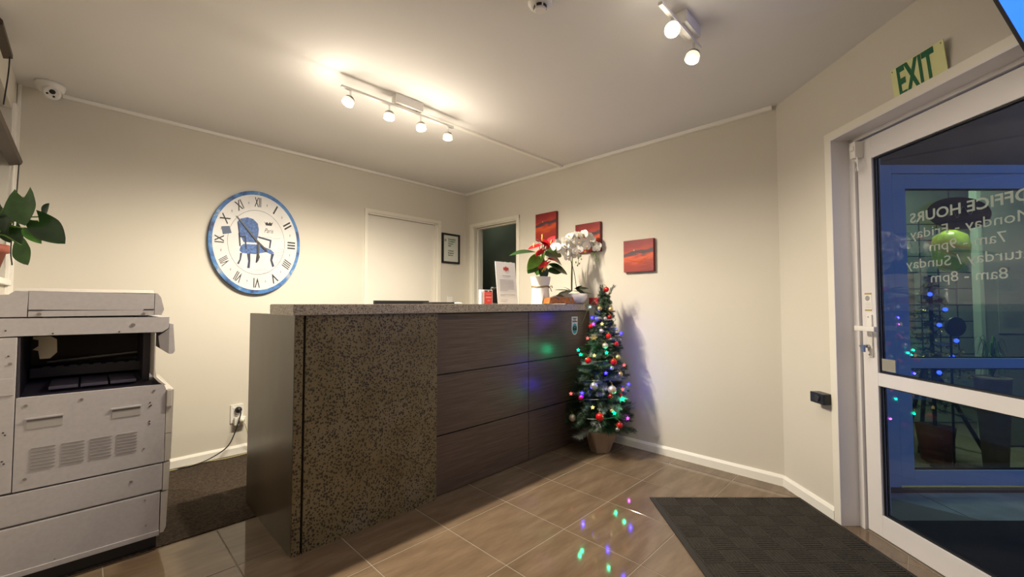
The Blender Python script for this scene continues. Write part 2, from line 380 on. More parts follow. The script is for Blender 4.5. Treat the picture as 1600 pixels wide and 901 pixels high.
# back wall with doorway (door_1)
D1a, D1b, D1z = 1.874, 2.690, 2.018
bm = BM()
for a in ((-0.45, D1a, 0, ZC), (D1b, 3.25, 0, ZC), (D1a, D1b, D1z, ZC)): box(bm, a[0], a[1], 0, 0.12, a[2], a[3])
wb = struct(wallA(obj('wall_back', bm, 'wall')))
# right wall with opening (door_2)
D2a, D2b, D2z = 2.975, 3.664, 2.017
bm = BM()
for a in ((YBC, D2a, 0, ZC), (D2b, 3.95, 0, ZC), (D2a, D2b, D2z, ZC)): box(bm, XB, XB + 0.11, a[0], a[1], a[2], a[3])
struct(obj('wall_right', bm, 'wall'))
# entrance wall (45 degrees) with opening, coords (l,s,z)
SF, SN = 2.205, 1.155                            # opening far / near
bm = BM()
for a in ((SF, 2.72, 0, ZC), (-1.75, SN, 0, ZC), (SN, SF, 2.012, ZC)): box(bm, L0, L0 + 0.10, a[0], a[1], a[2], a[3])
struct(obj('wall_entrance', bm, 'wall', rot=(0, 0, RZ)))
# left wall with window, rear walls
bm = BM(); WY0, WY1, WZ0, WZ1 = 2.05, 3.545, 1.27, 2.21
for a in ((WY1, 3.86, 0, ZC), (1.9, WY0, 0, ZC), (WY0, WY1, 0, WZ0), (WY0, WY1, WZ1, ZC)): box(bm, -0.47, -0.31, a[0], a[1], a[2], a[3])
struct(obj('wall_left', bm, 'wall'))
struct(obj('wall_alcove', bx(-2.1, -0.47, 1.9, 2.0, 0, ZC), 'wall')); struct(obj('wall_side', bx(-2.1, -2.0, -2.5, 2.0, 0, ZC), 'wall')); struct(obj('wall_rear', bx(-2.1, 0.35, -2.5, -2.4, 0, ZC), 'wall'))

# ceiling battens / cover strips
def strip(name, pts3, m='trim'):
    bm = BM(); (a, b) = pts3; return bm
st = wallA(struct(obj('trim_1', bx(-0.13, 3.10, -0.024, 0, ZC - 0.022, ZC, 0.004), 'trim')))
st = struct(obj('trim_2', bx(XB - 0.030, XB, 0.670, 3.79, ZC - 0.026, ZC, 0.005), 'trim'))
st = struct(obj('trim_3', bx(1.47, XB - 0.030, 2.352, 2.383, ZC - 0.016, ZC, 0.004), 'trim'))
# baseboards
def baseb(name, a, b, mx, d):
    bm = BM(); prism(bm, [(0, 0), (0.014, 0), (0.014, 0.050), (0.006, 0.066), (0, 0.066)], lambda p, z, t: Vector((0, 0, 0)) + (Vector((p * d, a + t, z)) if mx == 'y' else Vector((a + t, p * d, z))), b - a); return bm
struct(wallA(obj('baseboard_back', baseb('', -0.30, 1.84, 'x', -1), 'trim')))
struct(obj('baseboard_right', baseb('', YBC, 2.06, 'y', -1), 'trim', loc=(XB, 0, 0)))
o = struct(obj('baseboard_entrance', baseb('', 2.248, 2.667, 'y', -1), 'trim', rot=(0, 0, RZ))); o.location = W(L0, 0)
# corner trunking left
bm = BM(); box(bm, -0.308, -0.293, -0.012, 0, 1.0, ZC, 0.002)
struct(wallA(obj('trim_4', bm, 'trim')))
tk = struct(obj('trim_5', bx(-0.31, -0.295, 3.555, 3.64, 1.19, 2.25, 0.003), 'trim'))

# door_1 : closed white door in the back wall
d1 = wallA(structe('door_1')); d1.location = (0, yA(0), 0)
bm = BM(); box(bm, 1.842, D1a, -0.012, 0, 0, 2.05, .002); box(bm, D1b, 2.734, -0.012, 0, 0, 2.05, .002); box(bm, 1.842, 2.734, -0.0125, 0, D1z, 2.052, .002)
obj('architrave', bm, 'cream', d1)
bm = BM(); box(bm, D1a, D1a + 0.006, 0, .10, 0, D1z); box(bm, D1b - 0.028, D1b, 0.0, .10, 0, D1z); box(bm, D1a, D1b, 0.0, .10, D1z - 0.014, D1z)
obj('jamb', bm, 'cream', d1)
obj('door_panel', bx(D1a + 0.007, D1b - 0.030, 0.022, 0.062, 0.01, D1z - 0.018, 0.002), 'door', d1)
bm = BM(); lathe(bm, [(0.026, 0), (0.026, .006), (0.01, .012), (0.01, .045)], (D1b - 0.09, 0.022, 1.0), 16, 'Y'); tube(bm, [(D1b - .09, -.022, 1.0), (D1b - .20, -.022, 1.0)], .008)
obj('door_handle', bm, 'steel', d1, True)
# door_2 : opening in the right wall
d2 = structe('door_2', (XB, 0, 0))
bm = BM(); box(bm, -0.012, 0, 2.936, D2a, 0, 2.05, .002); box(bm, -0.012, 0, D2b, 3.72, 0, 2.05, .002); box(bm, -0.0125, 0, 2.936, 3.72, D2z, 2.052, .002)
obj('architrave', bm, 'cream', d2)
bm = BM(); box(bm, 0, .13, D2a - .0, D2a + .012, 0, D2z); box(bm, 0, .13, D2b - .012, D2b, 0, D2z); box(bm, 0, .13, D2a, D2b, D2z - .014, D2z); box(bm, .05, .09, D2b - .024, D2b - .012, 0, D2z - .014); box(bm, .05, .09, D2a, D2b, D2z - .026, D2z - .014)
obj('jamb', bm, 'cream', d2)
bm = BM(); box(bm, XB + .9, XB + 1.0, 2.3, 4.6, 0, ZC); box(bm, XB + .11, XB + 1.0, 4.6, 4.7, 0, ZC); box(bm, XB, XB + .11, 3.96, 4.7, 0, ZC); box(bm, XB + .11, XB + 1.0, 2.2, 2.3, 0, ZC)
struct(obj('wall_passage', bm, 'darkroom')); struct(obj('ceiling_passage', bx(XB + .11, XB + 1.0, 2.2, 4.7, ZC, ZC + .1), 'darkroom')); struct(obj('floor_passage', bx(XB + .11, XB + 1.0, 2.2, 4.7, -.1, 0), 'carpet'))
struct(obj('trim_6', bx(XB + .885, XB + .9, 3.15, 3.75, 0, 1.78, .003), mat('dark_panel', (0.10, 0.105, 0.085), 0.7)))

pla = thing('passage_fill_lamp', 'unseen dim ceiling lamp added to lift the dark passage beyond the doorway', 'lamp', (XB + .55, 4.2, ZC))  # added out of view to brighten the passage
bm = BM(); lathe(bm, [(.09, 0), (.09, -.03), (1e-5, -.05)], (0, 0, 0), 20); obj('lamp_diffuser', bm, mat('dim_diffuser', (1, 1, 1), .5, emit=(.95, 1, .8), estr=5), pla, True)
# window_1 in left wall with blind
w1 = structe('window_1', (-0.31, 0, 0))
obj('pane', bx(-0.125, -0.118, WY0 + .04, WY1 - .04, WZ0 + .04, WZ1 - .04), 'glass', w1)
bm = BM()
for a in ((WY0, WY0 + .04, WZ0, WZ1), (WY1 - .04, WY1, WZ0, WZ1), (WY0, WY1, WZ0, WZ0 + .04), (WY0, WY1, WZ1 - .04, WZ1)): box(bm, -.14, -.10, a[0], a[1], a[2], a[3], .002)
obj('window_frame', bm, 'alu', w1); obj('blind_fabric', bx(-.095, -.091, WY0, WY1, WZ0, WZ1), mat('grey_blind_fabric', (.30, .29, .30), .9), w1); obj('window_sill', bx(-.14, .022, WY0, WY1 + .05, WZ0 - .03, WZ0, .004), 'trim', w1)
bl = thing('window_blind', 'dark brown raised blind with thin hanging cord at the left window edge', 'blind', (-0.31, 2.6, 1.9))
bm = BM(); prism(bm, [(0.0, 0.0), (0.042, 0.012), (0.048, 0.03), (0.012, 0.14), (0.0, 0.14)], lambda a, b, t: Vector((a, -0.5 + t, b - 0.005)), 1.44); obj('blind_rail', bm, 'braun', bl)
bm = BM(); tube(bm, bez([(0.035, .93, .01), (.03, .93, -.2), (.02, .925, -.45), (.026, .93, -.55)]), .003, 6); obj('cord', bm, 'black', bl, True)
fx = thing('ceiling_hook', 'small dark brown fitting high on left wall near ceiling with dangling cord', 'fitting', (-0.31, 3.1, 2.33))
bm = BM(); prism(bm, [(0, 0), (0.03, 0.01), (0.03, 0.03), (0, 0.06)], lambda a, b, t: Vector((a, -0.3 + t, b - .0)), .36); obj('bracket', bm, 'braun', fx)
bm = BM(); tube(bm, bez([(.022, .04, .02), (.02, .035, -.08), (.012, .01, -.24)]), .003, 6); obj('cord', bm, 'black', fx, True)

# ================================================================== ENTRANCE DOOR (door_3), coords (l,s,z)
d3 = structe('door_3', (0, 0, 0), RZ)
bm = BM()
box(bm, L0 - .014, L0, SF - .004, 2.246, 0, 2.05, .003); box(bm, L0 - .014, L0, SN - .04, SN + .004, 0, 2.05, .003); box(bm, L0 - .0145, L0, SN - .04, 2.246, 2.010, 2.052, .003)
obj('architrave', bm, 'cream', d3)
bm = BM()
box(bm, L0 - .016, L0 + .085, SF - .008, SF, 0, 2.012, .001); box(bm, L0 + .08, L0 + .13, SF - .040, SF, 0, 2.012, .002)
box(bm, L0 - .016, L0 + .085, SN, SN + .008, 0, 2.012, .001); box(bm, L0 + .08, L0 + .13, SN, SN + .036, 0, 2.012, .002)
box(bm, L0 - .016, L0 + .085, SN, SF, 2.004, 2.012, .001); box(bm, L0 + .08, L0 + .13, SN, SF, 1.985, 2.012, .002)
obj('door_frame', bm, 'alu', d3)
def leaf(parent, l0, l1, s0, s1, m, axis='s', z0=.008, z1=1.978):
    def B(bm, a0, a1, za, zb, d0=l0, d1=l1):
        box(bm, *( (d0, d1, a0, a1, za, zb) if axis == 's' else (a0, a1, d0, d1, za, zb)), .002)
    bm = BM(); B(bm, s0, s0 + .082, z0, z1); obj('stile', bm, m, parent)
    bm = BM(); B(bm, s1 - .082, s1, z0, z1); obj('stile', bm, m, parent)
    for za, zb in ((z0, .112), (.738, .801), (1.870, z1)):
        bm = BM(); B(bm, s0 + .0822, s1 - .0822, za, zb); obj('rail', bm, m, parent)
    lm = (l0 + l1) / 2
    for za, zb in ((.112, .738), (.801, 1.870)):
        bm = BM(); B(bm, s0 + .078, s1 - .078, za - .004, zb + .004, lm - .004, lm + .004); obj('pane', bm, 'glass', parent)
        bm = BM()
        for d0, d1 in ((lm - .013, lm - .0045), (lm + .0045, lm + .013)):
            B(bm, s0 + .080, s0 + .088, za, zb, d0, d1); B(bm, s1 - .088, s1 - .080, za, zb, d0, d1); B(bm, s0 + .088, s1 - .088, za, za + .006, d0, d1); B(bm, s0 + .088, s1 - .088, zb - .006, zb, d0, d1)
        obj('gasket', bm, 'gasket', parent)
LF = L0 + .092                                   # inner face of the leaf 1.80
leaf(d3, LF, LF + .045, 1.197, 2.158, 'alu')
# lever, plate, key
bm = BM(); box(bm, LF - .008, LF, 2.094, 2.124, .875, 1.085, .003); obj('handle_plate', bm, 'white', d3)
bm = BM(); tube(bm, [(LF - .01, 2.118, 1.018), (LF - .055, 2.118, 1.018)], .009); box(bm, LF - .066, LF - .046, 2.015, 2.132, 1.006, 1.030, .004); obj('door_handle', bm, 'white', d3, 'auto')
bm = BM(); lathe(bm, [(.009, 0), (.009, .014)], (LF - .022, 2.112, .928), 14, 'X'); box(bm, LF - .045, LF - .022, 2.108, 2.128, .922, .934, .002); box(bm, LF - .045, LF - .036, 2.10, 2.118, .90, .936, .002); obj('door_key', bm, 'steel', d3)
bm = BM()
for z in (.886, 1.074): lathe(bm, [(.0035, 0), (.0035, .0015)], (LF - .0095, 2.113, z), 8, 'X')
obj('screw', bm, 'screw', d3)
# top latch / door stay
bm = BM(); box(bm, LF - .045, LF, 2.118, 2.152, 1.888, 1.972, .005); box(bm, LF - .052, LF - .01, 2.122, 2.148, 1.925, 1.95, .008); obj('door_stay', bm, 'white', d3)
bm = BM(); tube(bm, [(LF - .022, 2.146, 1.89), (LF - .022, 2.146, 1.835), (LF - .03, 2.138, 1.822), (LF - .03, 2.128, 1.84), (LF - .03, 2.128, 1.888)], .003); obj('stay_rod', bm, 'chrome', d3)
bm = BM(); tube(bm, [(LF - .036, 2.118, 1.888), (LF - .036, 2.112, 1.815)], .004, 6); obj('stay_cord', bm, 'white', d3)
# door sticker with gold bands
stk = thing('door_sticker', 'small gold and white instruction sticker on the door stile above lever', 'sticker', W(LF, 2.118, 1.10), RZ)
obj('sticker_sheet', bx(-.0012, -.0002, -.020, .020, 0.005, .095), 'paper', stk)
gbm = mat('gold_band', (.45, .33, .10), .4)
for za, zb in ((.087, .095), (.005, .012)): obj('gold_band', bx(-.002, -.0012, -.020, .020, za, zb), gbm, stk)
bm = BM()
for k in range(4): box(bm, -.0018, -.0012, -.014, .016, .020 + k * .008, .0215 + k * .008)
lathe(bm, [(.012, 0), (.0135, 0), (.0135, .0005), (.012, .0005)], (-.0018, .004, .068), 16, 'X'); obj('printed_lines', bm, 'greyprint', stk)
nt_ = tag(obj('grey_card', bx(LF + .009, LF + .012, 1.99, 2.062, .815, .873), mat('grey_card', (.30, .29, .25), .7), rot=(0, 0, RZ)), 'grey blank card stuck low in the upper glass corner by the lever', 'card')
# lettering on the glass (reads from outside -> mirrored from here)
RM = frame((0, 1, 0), (0, 0, 1), (1, 0, 0))
LG = LF + .0225 + .0055
for txt, z, wd, bold, sc in (('OFFICE HOURS', 1.528, .455, .0012, .062), ('Monday - Friday', 1.455, .455, 0, .060), ('7am - 9pm', 1.388, .285, 0, .060), ('Saturday / Sunday', 1.320, .505, 0, .060), ('8am - 8pm', 1.252, .285, 0, .060)):
    obj('lettering', settext(textmesh(txt, sc, wd, .0002, bold), RM, (LG, 1.685, z)), 'vinyl', d3)
# exit sign
ex = thing('exit_sign', 'yellow-green EXIT sign leaning above the entrance door head', 'sign', W(L0 - .004, 1.715, 2.035), RZ)
tilt = Matrix.Rotation(math.radians(-7), 4, 'Y')
obj('sign_plate', bx(-.004, -.001, -.114, .114, 0, .140, 0, tilt), 'exit', ex)
me = settext(textmesh('EXIT', .185, .160, .0006, .0045), RCm, (-.0052, 0.008, .062)); me.transform(tilt); obj('sign_text', me, 'greenprint', ex)
for s in (-.105, .105):
    bm = BM(); lathe(bm, [(.003, 0), (.003, .001)], (-.0055, s, .130), 8, 'X'); bmesh.ops.transform(bm, matrix=tilt, verts=bm.verts[:]); obj('screw', bm, 'screw', ex)
# black box on the entrance wall
bb = thing('magnetic_door_holder', 'small black box fixed low on wall left of the entrance door', 'door holder', W(L0, 2.29, .63), RZ)
obj('housing', bx(-.055, -.002, -.045, .055, -.028, .028, .004), 'black', bb); obj('mounting_tab', bx(-.012, 0, -.060, -.042, -.012, .040, .003), 'white', bb)
bm = BM(); lathe(bm, [(.016, 0), (.018, .004), (.015, .007)], (-.062, .0, 0), 16, 'X'); obj('magnet_face', bm, 'copdark', bb, 'auto')
# television in the top right
tv = thing('wall_television', 'black wall television tilted above the entrance door showing a blue screen', 'television', W(L0 - .02, .90, 2.16), RZ)
tl = Matrix.Translation((-.078, 0, -.0)) @ Matrix.Rotation(math.radians(-28.5), 4, 'Y')
obj('casing', bx(-.022, .022, -.455, .455, -.27, .27, .006, tl), 'black', tv)
obj('screen', bx(-.0235, -.0222, -.440, .440, -.250, .255, 0, tl), 'tvscreen', tv)
bm = BM(); tube(bm, [(0.018, 0, 0), (-.10, 0, 0)], .02); box(bm, .005, .018, -.1, .1, -.1, .1); obj('wall_bracket', bm, 'black', tv)

# ================================================================== OUTSIDE (dusk entry bay)
pv = struct(obj('floor_outside', bx(L0 + .10, 5.4, .2, 6.5, -.12, -.012), 'grout', rot=(0, 0, RZ)))
for i in range(6):
    for j in range(5):
        l0 = 1.83 + i * .62; s0 = 2.245 - j * .34
        bm = bx(l0 + .003, l0 + .617, s0 + .003, s0 + .337, -.011, -.003, .001); obj('paver', bm, 'outpave', pv)
    if i: pass
struct(obj('trim_7', bx(1.83, 4.4, 2.587, 2.625, -.01, .012), 'outwall', rot=(0, 0, RZ)))
om = tag(obj('outdoor_mat', bx(1.84, 3.9, .95, 2.235, -.003, .009, .003), 'asphalt', rot=(0, 0, RZ)), 'dark mat on the ground outside beyond the entrance door glass', 'mat')
bm = BM()
for a in ((1.825, 2.318, 0, 2.7), (3.46, 5.4, 0, 2.7), (2.318, 3.46, 2.022, 2.7)): box(bm, a[0], a[1], 2.63, 2.74, a[2], a[3])
struct(obj('wall_outside', bm, 'outwall', rot=(0, 0, RZ)))
struct(obj('ceiling_outside', bx(1.82, 3.3, 1.4, 2.63, 2.52, 2.6), 'outwall', rot=(0, 0, RZ)))
d4 = structe('door_4', (0, 0, 0), RZ)
bm = BM()
for a in ((2.320, 2.402, 0, 2.02), (3.378, 3.46, 0, 2.02), (2.402, 3.378, 1.967, 2.02)): box(bm, a[0], a[1], 2.625, 2.70, a[2], a[3], .003)
obj('door_frame', bm, 'outframe', d4)
leaf(d4, 2.63, 2.675, 2.407, 3.373, 'outframe', 'l', .02, 1.962)
# lit room behind the outer door
bm = BM(); box(bm, 2.1, 5.4, 4.1, 4.2, 0, 2.5); box(bm, 2.1, 2.2, 2.74, 4.1, 0, 2.5); box(bm, 5.3, 5.4, 2.74, 4.1, 0, 2.5)
struct(obj('wall_shop', bm, 'inwall', rot=(0, 0, RZ))); struct(obj('ceiling_shop', bx(2.1, 5.4, 2.74, 4.2, 2.5, 2.6), 'inwall2', rot=(0, 0, RZ)))
struct(obj('trim_8', bx(3.80, 3.835, 3.40, 3.46, 0, 2.2, .002), mat('pale_green_post', (.5, .56, .46), .5), rot=(0, 0, RZ)))
struct(obj('wall_partition', bx(3.835, 5.3, 3.42, 3.46, 0, 2.5), 'inwall2', rot=(0, 0, RZ)))
lp = thing('shop_fill_lamp', 'unseen square ceiling lamp added to light the room beyond the outer glass door', 'lamp', W(3.15, 2.92, 2.5), RZ)  # added above the door head, out of view, to light this room
obj('lamp_body', bx(-.15, .15, -.15, .15, -.03, 0, .004), 'white', lp); obj('lamp_diffuser', bx(-.13, .13, -.13, .13, -.036, -.0305), mat('cool_diffuser', (1, 1, 1), .5, emit=(.80, 1.0, .72), estr=90.0), lp)
def sq(u, v, s): p = pts(u, v, s); return Vector((p.dot(rt), p.dot(fw0), p.z))    # pixel -> (l,s,z)
# display grid
gd = thing('display_grid', 'black wire display grid against the pale wall behind the outer door', 'grid', W(3.86, 3.75, 0), RZ)
bm = BM()
for k in range(6): x = -.36 + k * .16; tube(bm, [(x, 0, .5), (x, 0, 1.9)], .005, 6)
for k in range(10): z = .55 + k * .145; tube(bm, [(-.42, 0, z), (.5, 0, z)], .005, 6)
obj('wire_mesh', bm, 'wire', gd)
bm = bx(-.40, -.29, .05, .06, .75, 1.42); obj('white_sheet', bm, 'paper', gd)
obj('brown_strip', bx(-.285, -.21, .05, .06, .9, 1.42), 'kraft', gd)
for t_, z_ in (('NE', 1.30), ('PAS', 1.03)): obj('lettering', settext(textmesh(t_, .075, None, .0004), RA, (-.345, .046, z_)), 'darkprint', gd)
# oval sign on the outer door
a = sq(1503, 332, 2.60)
ov = thing('oval_sign', 'large dark brown oval sign seen through both glass doors', 'sign', W(a.x, 2.62, 0), RZ)
bm = BM(); lathe(bm, [(.20, 0), (.205, .004), (.20, .008)], (0, .0, a.z), 40, 'Y', sx=1.0, sy=.50); obj('sign_board', bm, mat('dark_oval', (.035, .025, .022), .6), ov)
bm = BM(); tube(bm, bez([(-.08, -.010, a.z - .02), (-.05, -.010, a.z + .03), (-.02, -.010, a.z - .03), (.02, -.010, a.z + .04), (.06, -.010, a.z - .01), (.09, -.010, a.z + .03)]), .0015, 5); obj('faded_scroll', bm, 'greyprint', ov)
# lantern
a = sq(1485, 390, 3.0)
ln = thing('glass_lantern', 'yellow-green glass lantern hanging with glitter behind the outer door', 'lantern', W(a.x, 3.0, 0), RZ)
bm = BM(); lathe(bm, [(.03, .14), (.09, .10), (.105, .02), (.095, -.08), (.06, -.14), (.02, -.16)], (0, 0, a.z), 20); obj('glass_bowl', bm, 'lantern', ln, True)
bm = BM()
for k in range(60): p = Vector((random.gauss(0, .05), random.gauss(0, .03), a.z + .15 + random.random() * .05)); box(bm, p.x, p.x + .012, p.y, p.y + .002, p.z, p.z + .008)
o = obj('glitter', bm, 'chrome', ln); o['kind'] = 'stuff'
bm = BM(); tube(bm, [(0, 0, a.z + .15), (0, 0, 2.5)], .003, 6); obj('cord', bm, 'black', ln)
# outer tree with gold tinsel
a = sq(1468, 560, 3.05)
ot = thing('tinsel_tree', 'small dark Christmas tree with gold tinsel behind the outer glass door', 'christmas tree', W(a.x, 3.1, 0), RZ)
bm = BM(); lathe(bm, [(.08, 0), (.11, .25)], (0, 0, .0), 16); obj('pot', bm, 'terra', ot, True)
bm = BM(); tube(bm, [(0, 0, .2), (0, 0, 1.35)], .012, 6); obj('trunk', bm, 'bark', ot)
def blades(bm, p, d, n, ln_, rad, wd=.002):
    d = Vector(d).normalized(); a = d.orthogonal().normalized(); b_ = d.cross(a)
    for k in range(n):
        t = random.random(); an = random.random() * 2 * PI; o_ = Vector(p) + d * (t * ln_)
        q = (a * math.cos(an) + b_ * math.sin(an)) * rad * random.uniform(.7, 1.1) + d * rad * .75; sd = q.cross(d).normalized() * wd
        bm.faces.new([bm.verts.new(o_ - sd), bm.verts.new(o_ + sd), bm.verts.new(o_ + q)])
for k in range(70):
    z = .35 + k / 70 * 1.0; r = .22 * (1 - k / 78); an = k * 2.4
    bm = BM(); blades(bm, (0, 0, z), (math.cos(an), math.sin(an), -.1), 60, r, .03, .0022); obj('branch', bm, 'needlefrost' if k % 6 == 0 else 'needle', ot)
bm = BM(); q = []
for k in range(90): z = .5 + k / 90 * .8; r = .22 * (1.02 - k / 100); an = k * .33; q.append((math.cos(an) * r, math.sin(an) * r, z))
for p in q[::1]: blades(bm, p, (random.gauss(0, 1), random.gauss(0, 1), random.gauss(0, 1)), 14, .02, .022, .0035)
o = obj('tinsel', bm, 'gold', ot); o['kind'] = 'stuff'
for k, an in enumerate((3.6, 4.1, 4.6, 5.1, 4.3, 4.9, 3.9)):
    bm = BM(); z = .55 + k * .11; r = .2 * (1 - k / 9); ball(bm, (math.cos(an) * r, math.sin(an) * r, z), .014); obj('lamp', bm, mat('blue_lamp', (.05, .05, 1), .3, emit=(.02, .05, 1), estr=6), ot, True)
# round dark disc + spider plant + easel
a = sq(1490, 510, 2.9)
dk = thing('round_disc', 'round black disc on a thin stand beside the outer tree', 'disc', W(a.x, 2.9, 0), RZ)
bm = BM(); lathe(bm, [(.066, 0), (.07, .01), (.066, .02)], (0, 0, a.z), 24, 'Y'); obj('disc', bm, 'black', dk, 'auto')
bm = BM(); tube(bm, [(0, .02, a.z), (0, .03, .0)], .007, 6); box(bm, -.1, .1, -.06, .1, 0, .01); obj('stand', bm, 'black', dk)
a = sq(1545, 560, 2.95)
spp = thing('spider_plant', 'spider plant with long arching pale green leaves behind the outer door', 'plant', W(3.30, 2.90, 0), RZ)
bm = BM(); lathe(bm, [(.06, 0), (.09, .62), (.095, .64), (.08, .64)], (0, 0, 0), 18); obj('pot', bm, 'kraft', spp, True)
for k in range(46):
    an = random.random() * 2 * PI; r = random.uniform(.06, .12); h = random.uniform(.1, .28); bm = BM(); P = bez([(0, 0, .64), (math.cos(an) * r * .5, math.sin(an) * r * .5, .64 + h), (math.cos(an) * r, math.sin(an) * r, .64 + h * random.uniform(-.3, .9))], 5)
    for i in range(len(P) - 1):
        sd = Vector((-math.sin(an), math.cos(an), 0)) * .006 * (1 - i / len(P)); bm.faces.new([bm.verts.new(P[i] - sd), bm.verts.new(P[i] + sd), bm.verts.new(P[i + 1] + sd * .8), bm.verts.new(P[i + 1] - sd * .8)])
    obj('leaf', bm, 'leaflt' if k % 2 else 'leaf', spp)
es = thing('folding_easel', 'dark folding easel legs on the floor behind the outer door lower glass', 'easel', W(3.40, 3.35, 0), RZ)
for (x0, y0, x1, y1) in ((-.28, -.1, .0, .1), (.22, -.1, -.03, .1), (0, .3, 0, .1)): bm = BM(); tube(bm, [(x0, y0, 0), (x1, y1, .75)], .014, 8); obj('leg', bm, 'black', es)
wn = thing('wall_notice', 'faint grey notice on the partition at the right edge of the outer door', 'notice', W(4.06, 3.418, 1.05), RZ)
obj('sheet', bx(-.10, .12, -.003, 0, -.15, .33), mat('grey_sheet', (.36, .36, .32), .7), wn)
bm = BM()
for k in range(8): box(bm, -.07, .09 - (k % 3) * .015, -.0045, -.003, .0 - k * .014, .004 - k * .014)
prism(bm, [(-.03, .2), (.03, .2), (0, .25)], lambda a, b, t: Vector((a, -.0045 + t, b)), .0015)
obj('printed_lines', bm, 'greyprint', wn)

# ================================================================== DOOR MAT
dm = thing('entrance_mat', 'large dark brown ribbed entrance mat on tiles before the glass door', 'mat', W(1.25, 1.6, 0), RZ)
obj('mat_border', bx(-.442, .438, -1.1, .905, .0005, .0065, .002), 'matedge', dm)
bm = BM(); bw = .105
for i in range(8):
    for j in range(19):
        x0 = -.408 + i * bw * .985; y0 = -1.07 + j * .1035
        hor = (i + j) % 2
        for k in range(7):
            t = k * bw / 7
            if hor: box(bm, x0 + .004, x0 + bw - .004, y0 + t, y0 + t + .009, .006, .0098)
            else: box(bm, x0 + t, x0 + t + .009, y0 + .002, y0 + .099, .006, .0098)
o = obj('ribs', bm, 'mat', dm); o['kind'] = 'stuff'
obj('mat_field', bx(-.412, .410, -1.075, .878, .006, .0082), 'mat', dm)

# ================================================================== RECEPTION COUNTER
rc = thing('reception_counter', 'reception counter with pebble concrete front panel and dark wood-grain panels', 'counter', (0.675, 2.08, 0))
def R_(x0, x1, y0, y1, z0, z1, bev=0.0): return bx(x0 - .675, x1 - .675, y0 - 2.08, y1 - 2.08, z0, z1, bev)
obj('end_slab', R_(.675, .6765 + .0, 2.058, 2.80, 0, 1.086), 'endslab', rc)
obj('end_slab_core', R_(.6766, .713, 2.055, 2.80, 0, 1.087), 'pebble', rc)
obj('shadow_gap', R_(.713, .724, 2.075, 2.40, 0, 1.084), 'black', rc)
obj('concrete_panel', R_(.724, 1.462, 2.055, 2.11, 0, 1.085, .001), 'pebble', rc)
zs = (0.004, .352, .715, 1.082); xs = (1.4635, 2.2955, 3.088)
for i in range(2):
    for j in range(3):
        obj('front_panel', R_(xs[i] + .0025 * (i > 0), xs[i + 1] - .0025, 2.085, 2.102, zs[j] + .004 * (j > 0), zs[j + 1] - .004, .0015), 'wood', rc)
obj('carcass', R_(.724, 3.088, 2.110, 2.128, 0, 1.080), 'black', rc)
obj('joint_backing', R_(1.463, 3.088, 2.1021, 2.1099, 0, 1.08), 'black', rc)
obj('inner_wall', R_(.724, 3.088, 2.128, 2.31, 0.0, 1.084), 'endslab', rc)
# worktop with rounded right front corner
poly = [(.660, 2.035), (2.93, 2.035)] + [(2.93 + .085 * math.sin(a), 2.12 - .085 * math.cos(a)) for a in [PI / 2 * k / 6 for k in range(1, 7)]] + [(3.015, 2.20), (3.085, 2.26), (3.085, 2.375), (.660, 2.375)]
bm = BM(); prism(bm, poly, lambda a, b, t: Vector((a, b, 1.0865 + t)), .052)
bmesh.ops.recalc_face_normals(bm, faces=bm.faces[:]); bmesh.ops.bevel(bm, geom=[e for e in bm.edges if abs(e.verts[0].co.z - e.verts[1].co.z) < 1e-5], offset=.003, segments=2, affect='EDGES')
WT = 1.1388
tag(obj('worktop', bm, 'granite'), 'pale speckled stone worktop lying on the reception counter', 'worktop')
# desk behind with monitor
dk2 = thing('rear_desk', 'low work desk hidden behind the reception counter', 'desk', (1.9, 2.6, 0))
obj('desk_top', bx(-1.15, 1.15, -.285, .2, .71, .735, .003), 'endslab', dk2)
for x in (-1.1, 1.1): obj('desk_leg', bx(x - .02, x + .02, -.27, .18, .005, .71), 'black', dk2)
mo = thing('desk_monitor', 'flat black monitor whose top edge shows above the worktop', 'monitor', (1.565, 2.62, .735))
obj('monitor_screen', bx(-.212, .214, -.014, .016, .12, .428, .004), 'black', mo)
bm = BM(); box(bm, -.02, .02, .016, .03, .01, .25); box(bm, -.11, .11, -.06, .08, 0, .012, .003); obj('monitor_stand', bm, 'black', mo)
fd = thing('black_tablet', 'thin black tablet lying flat on the worktop left of the card holder', 'tablet', (1.67, 2.31, WT))
obj('tablet_body', bx(-.105, .085, -.055, .055, .0, .012, .003), 'black', fd); obj('tablet_glass', bx(-.098, .078, -.048, .048, .012, .0125), 'copdark', fd)
pn = thing('white_pen', 'white pen resting on the worktop beside the black tablet', 'pen', (1.79, 2.27, WT), .3)
bm = BM(); tube(bm, [(-.05, 0, .006), (.03, 0, .006)], .005, 8); obj('pen_barrel', bm, 'white', pn, True); bm = BM(); tube(bm, [(.03, 0, .006), (.05, 0, .0055)], .005, 8, .001); obj('pen_tip', bm, 'chrome', pn)

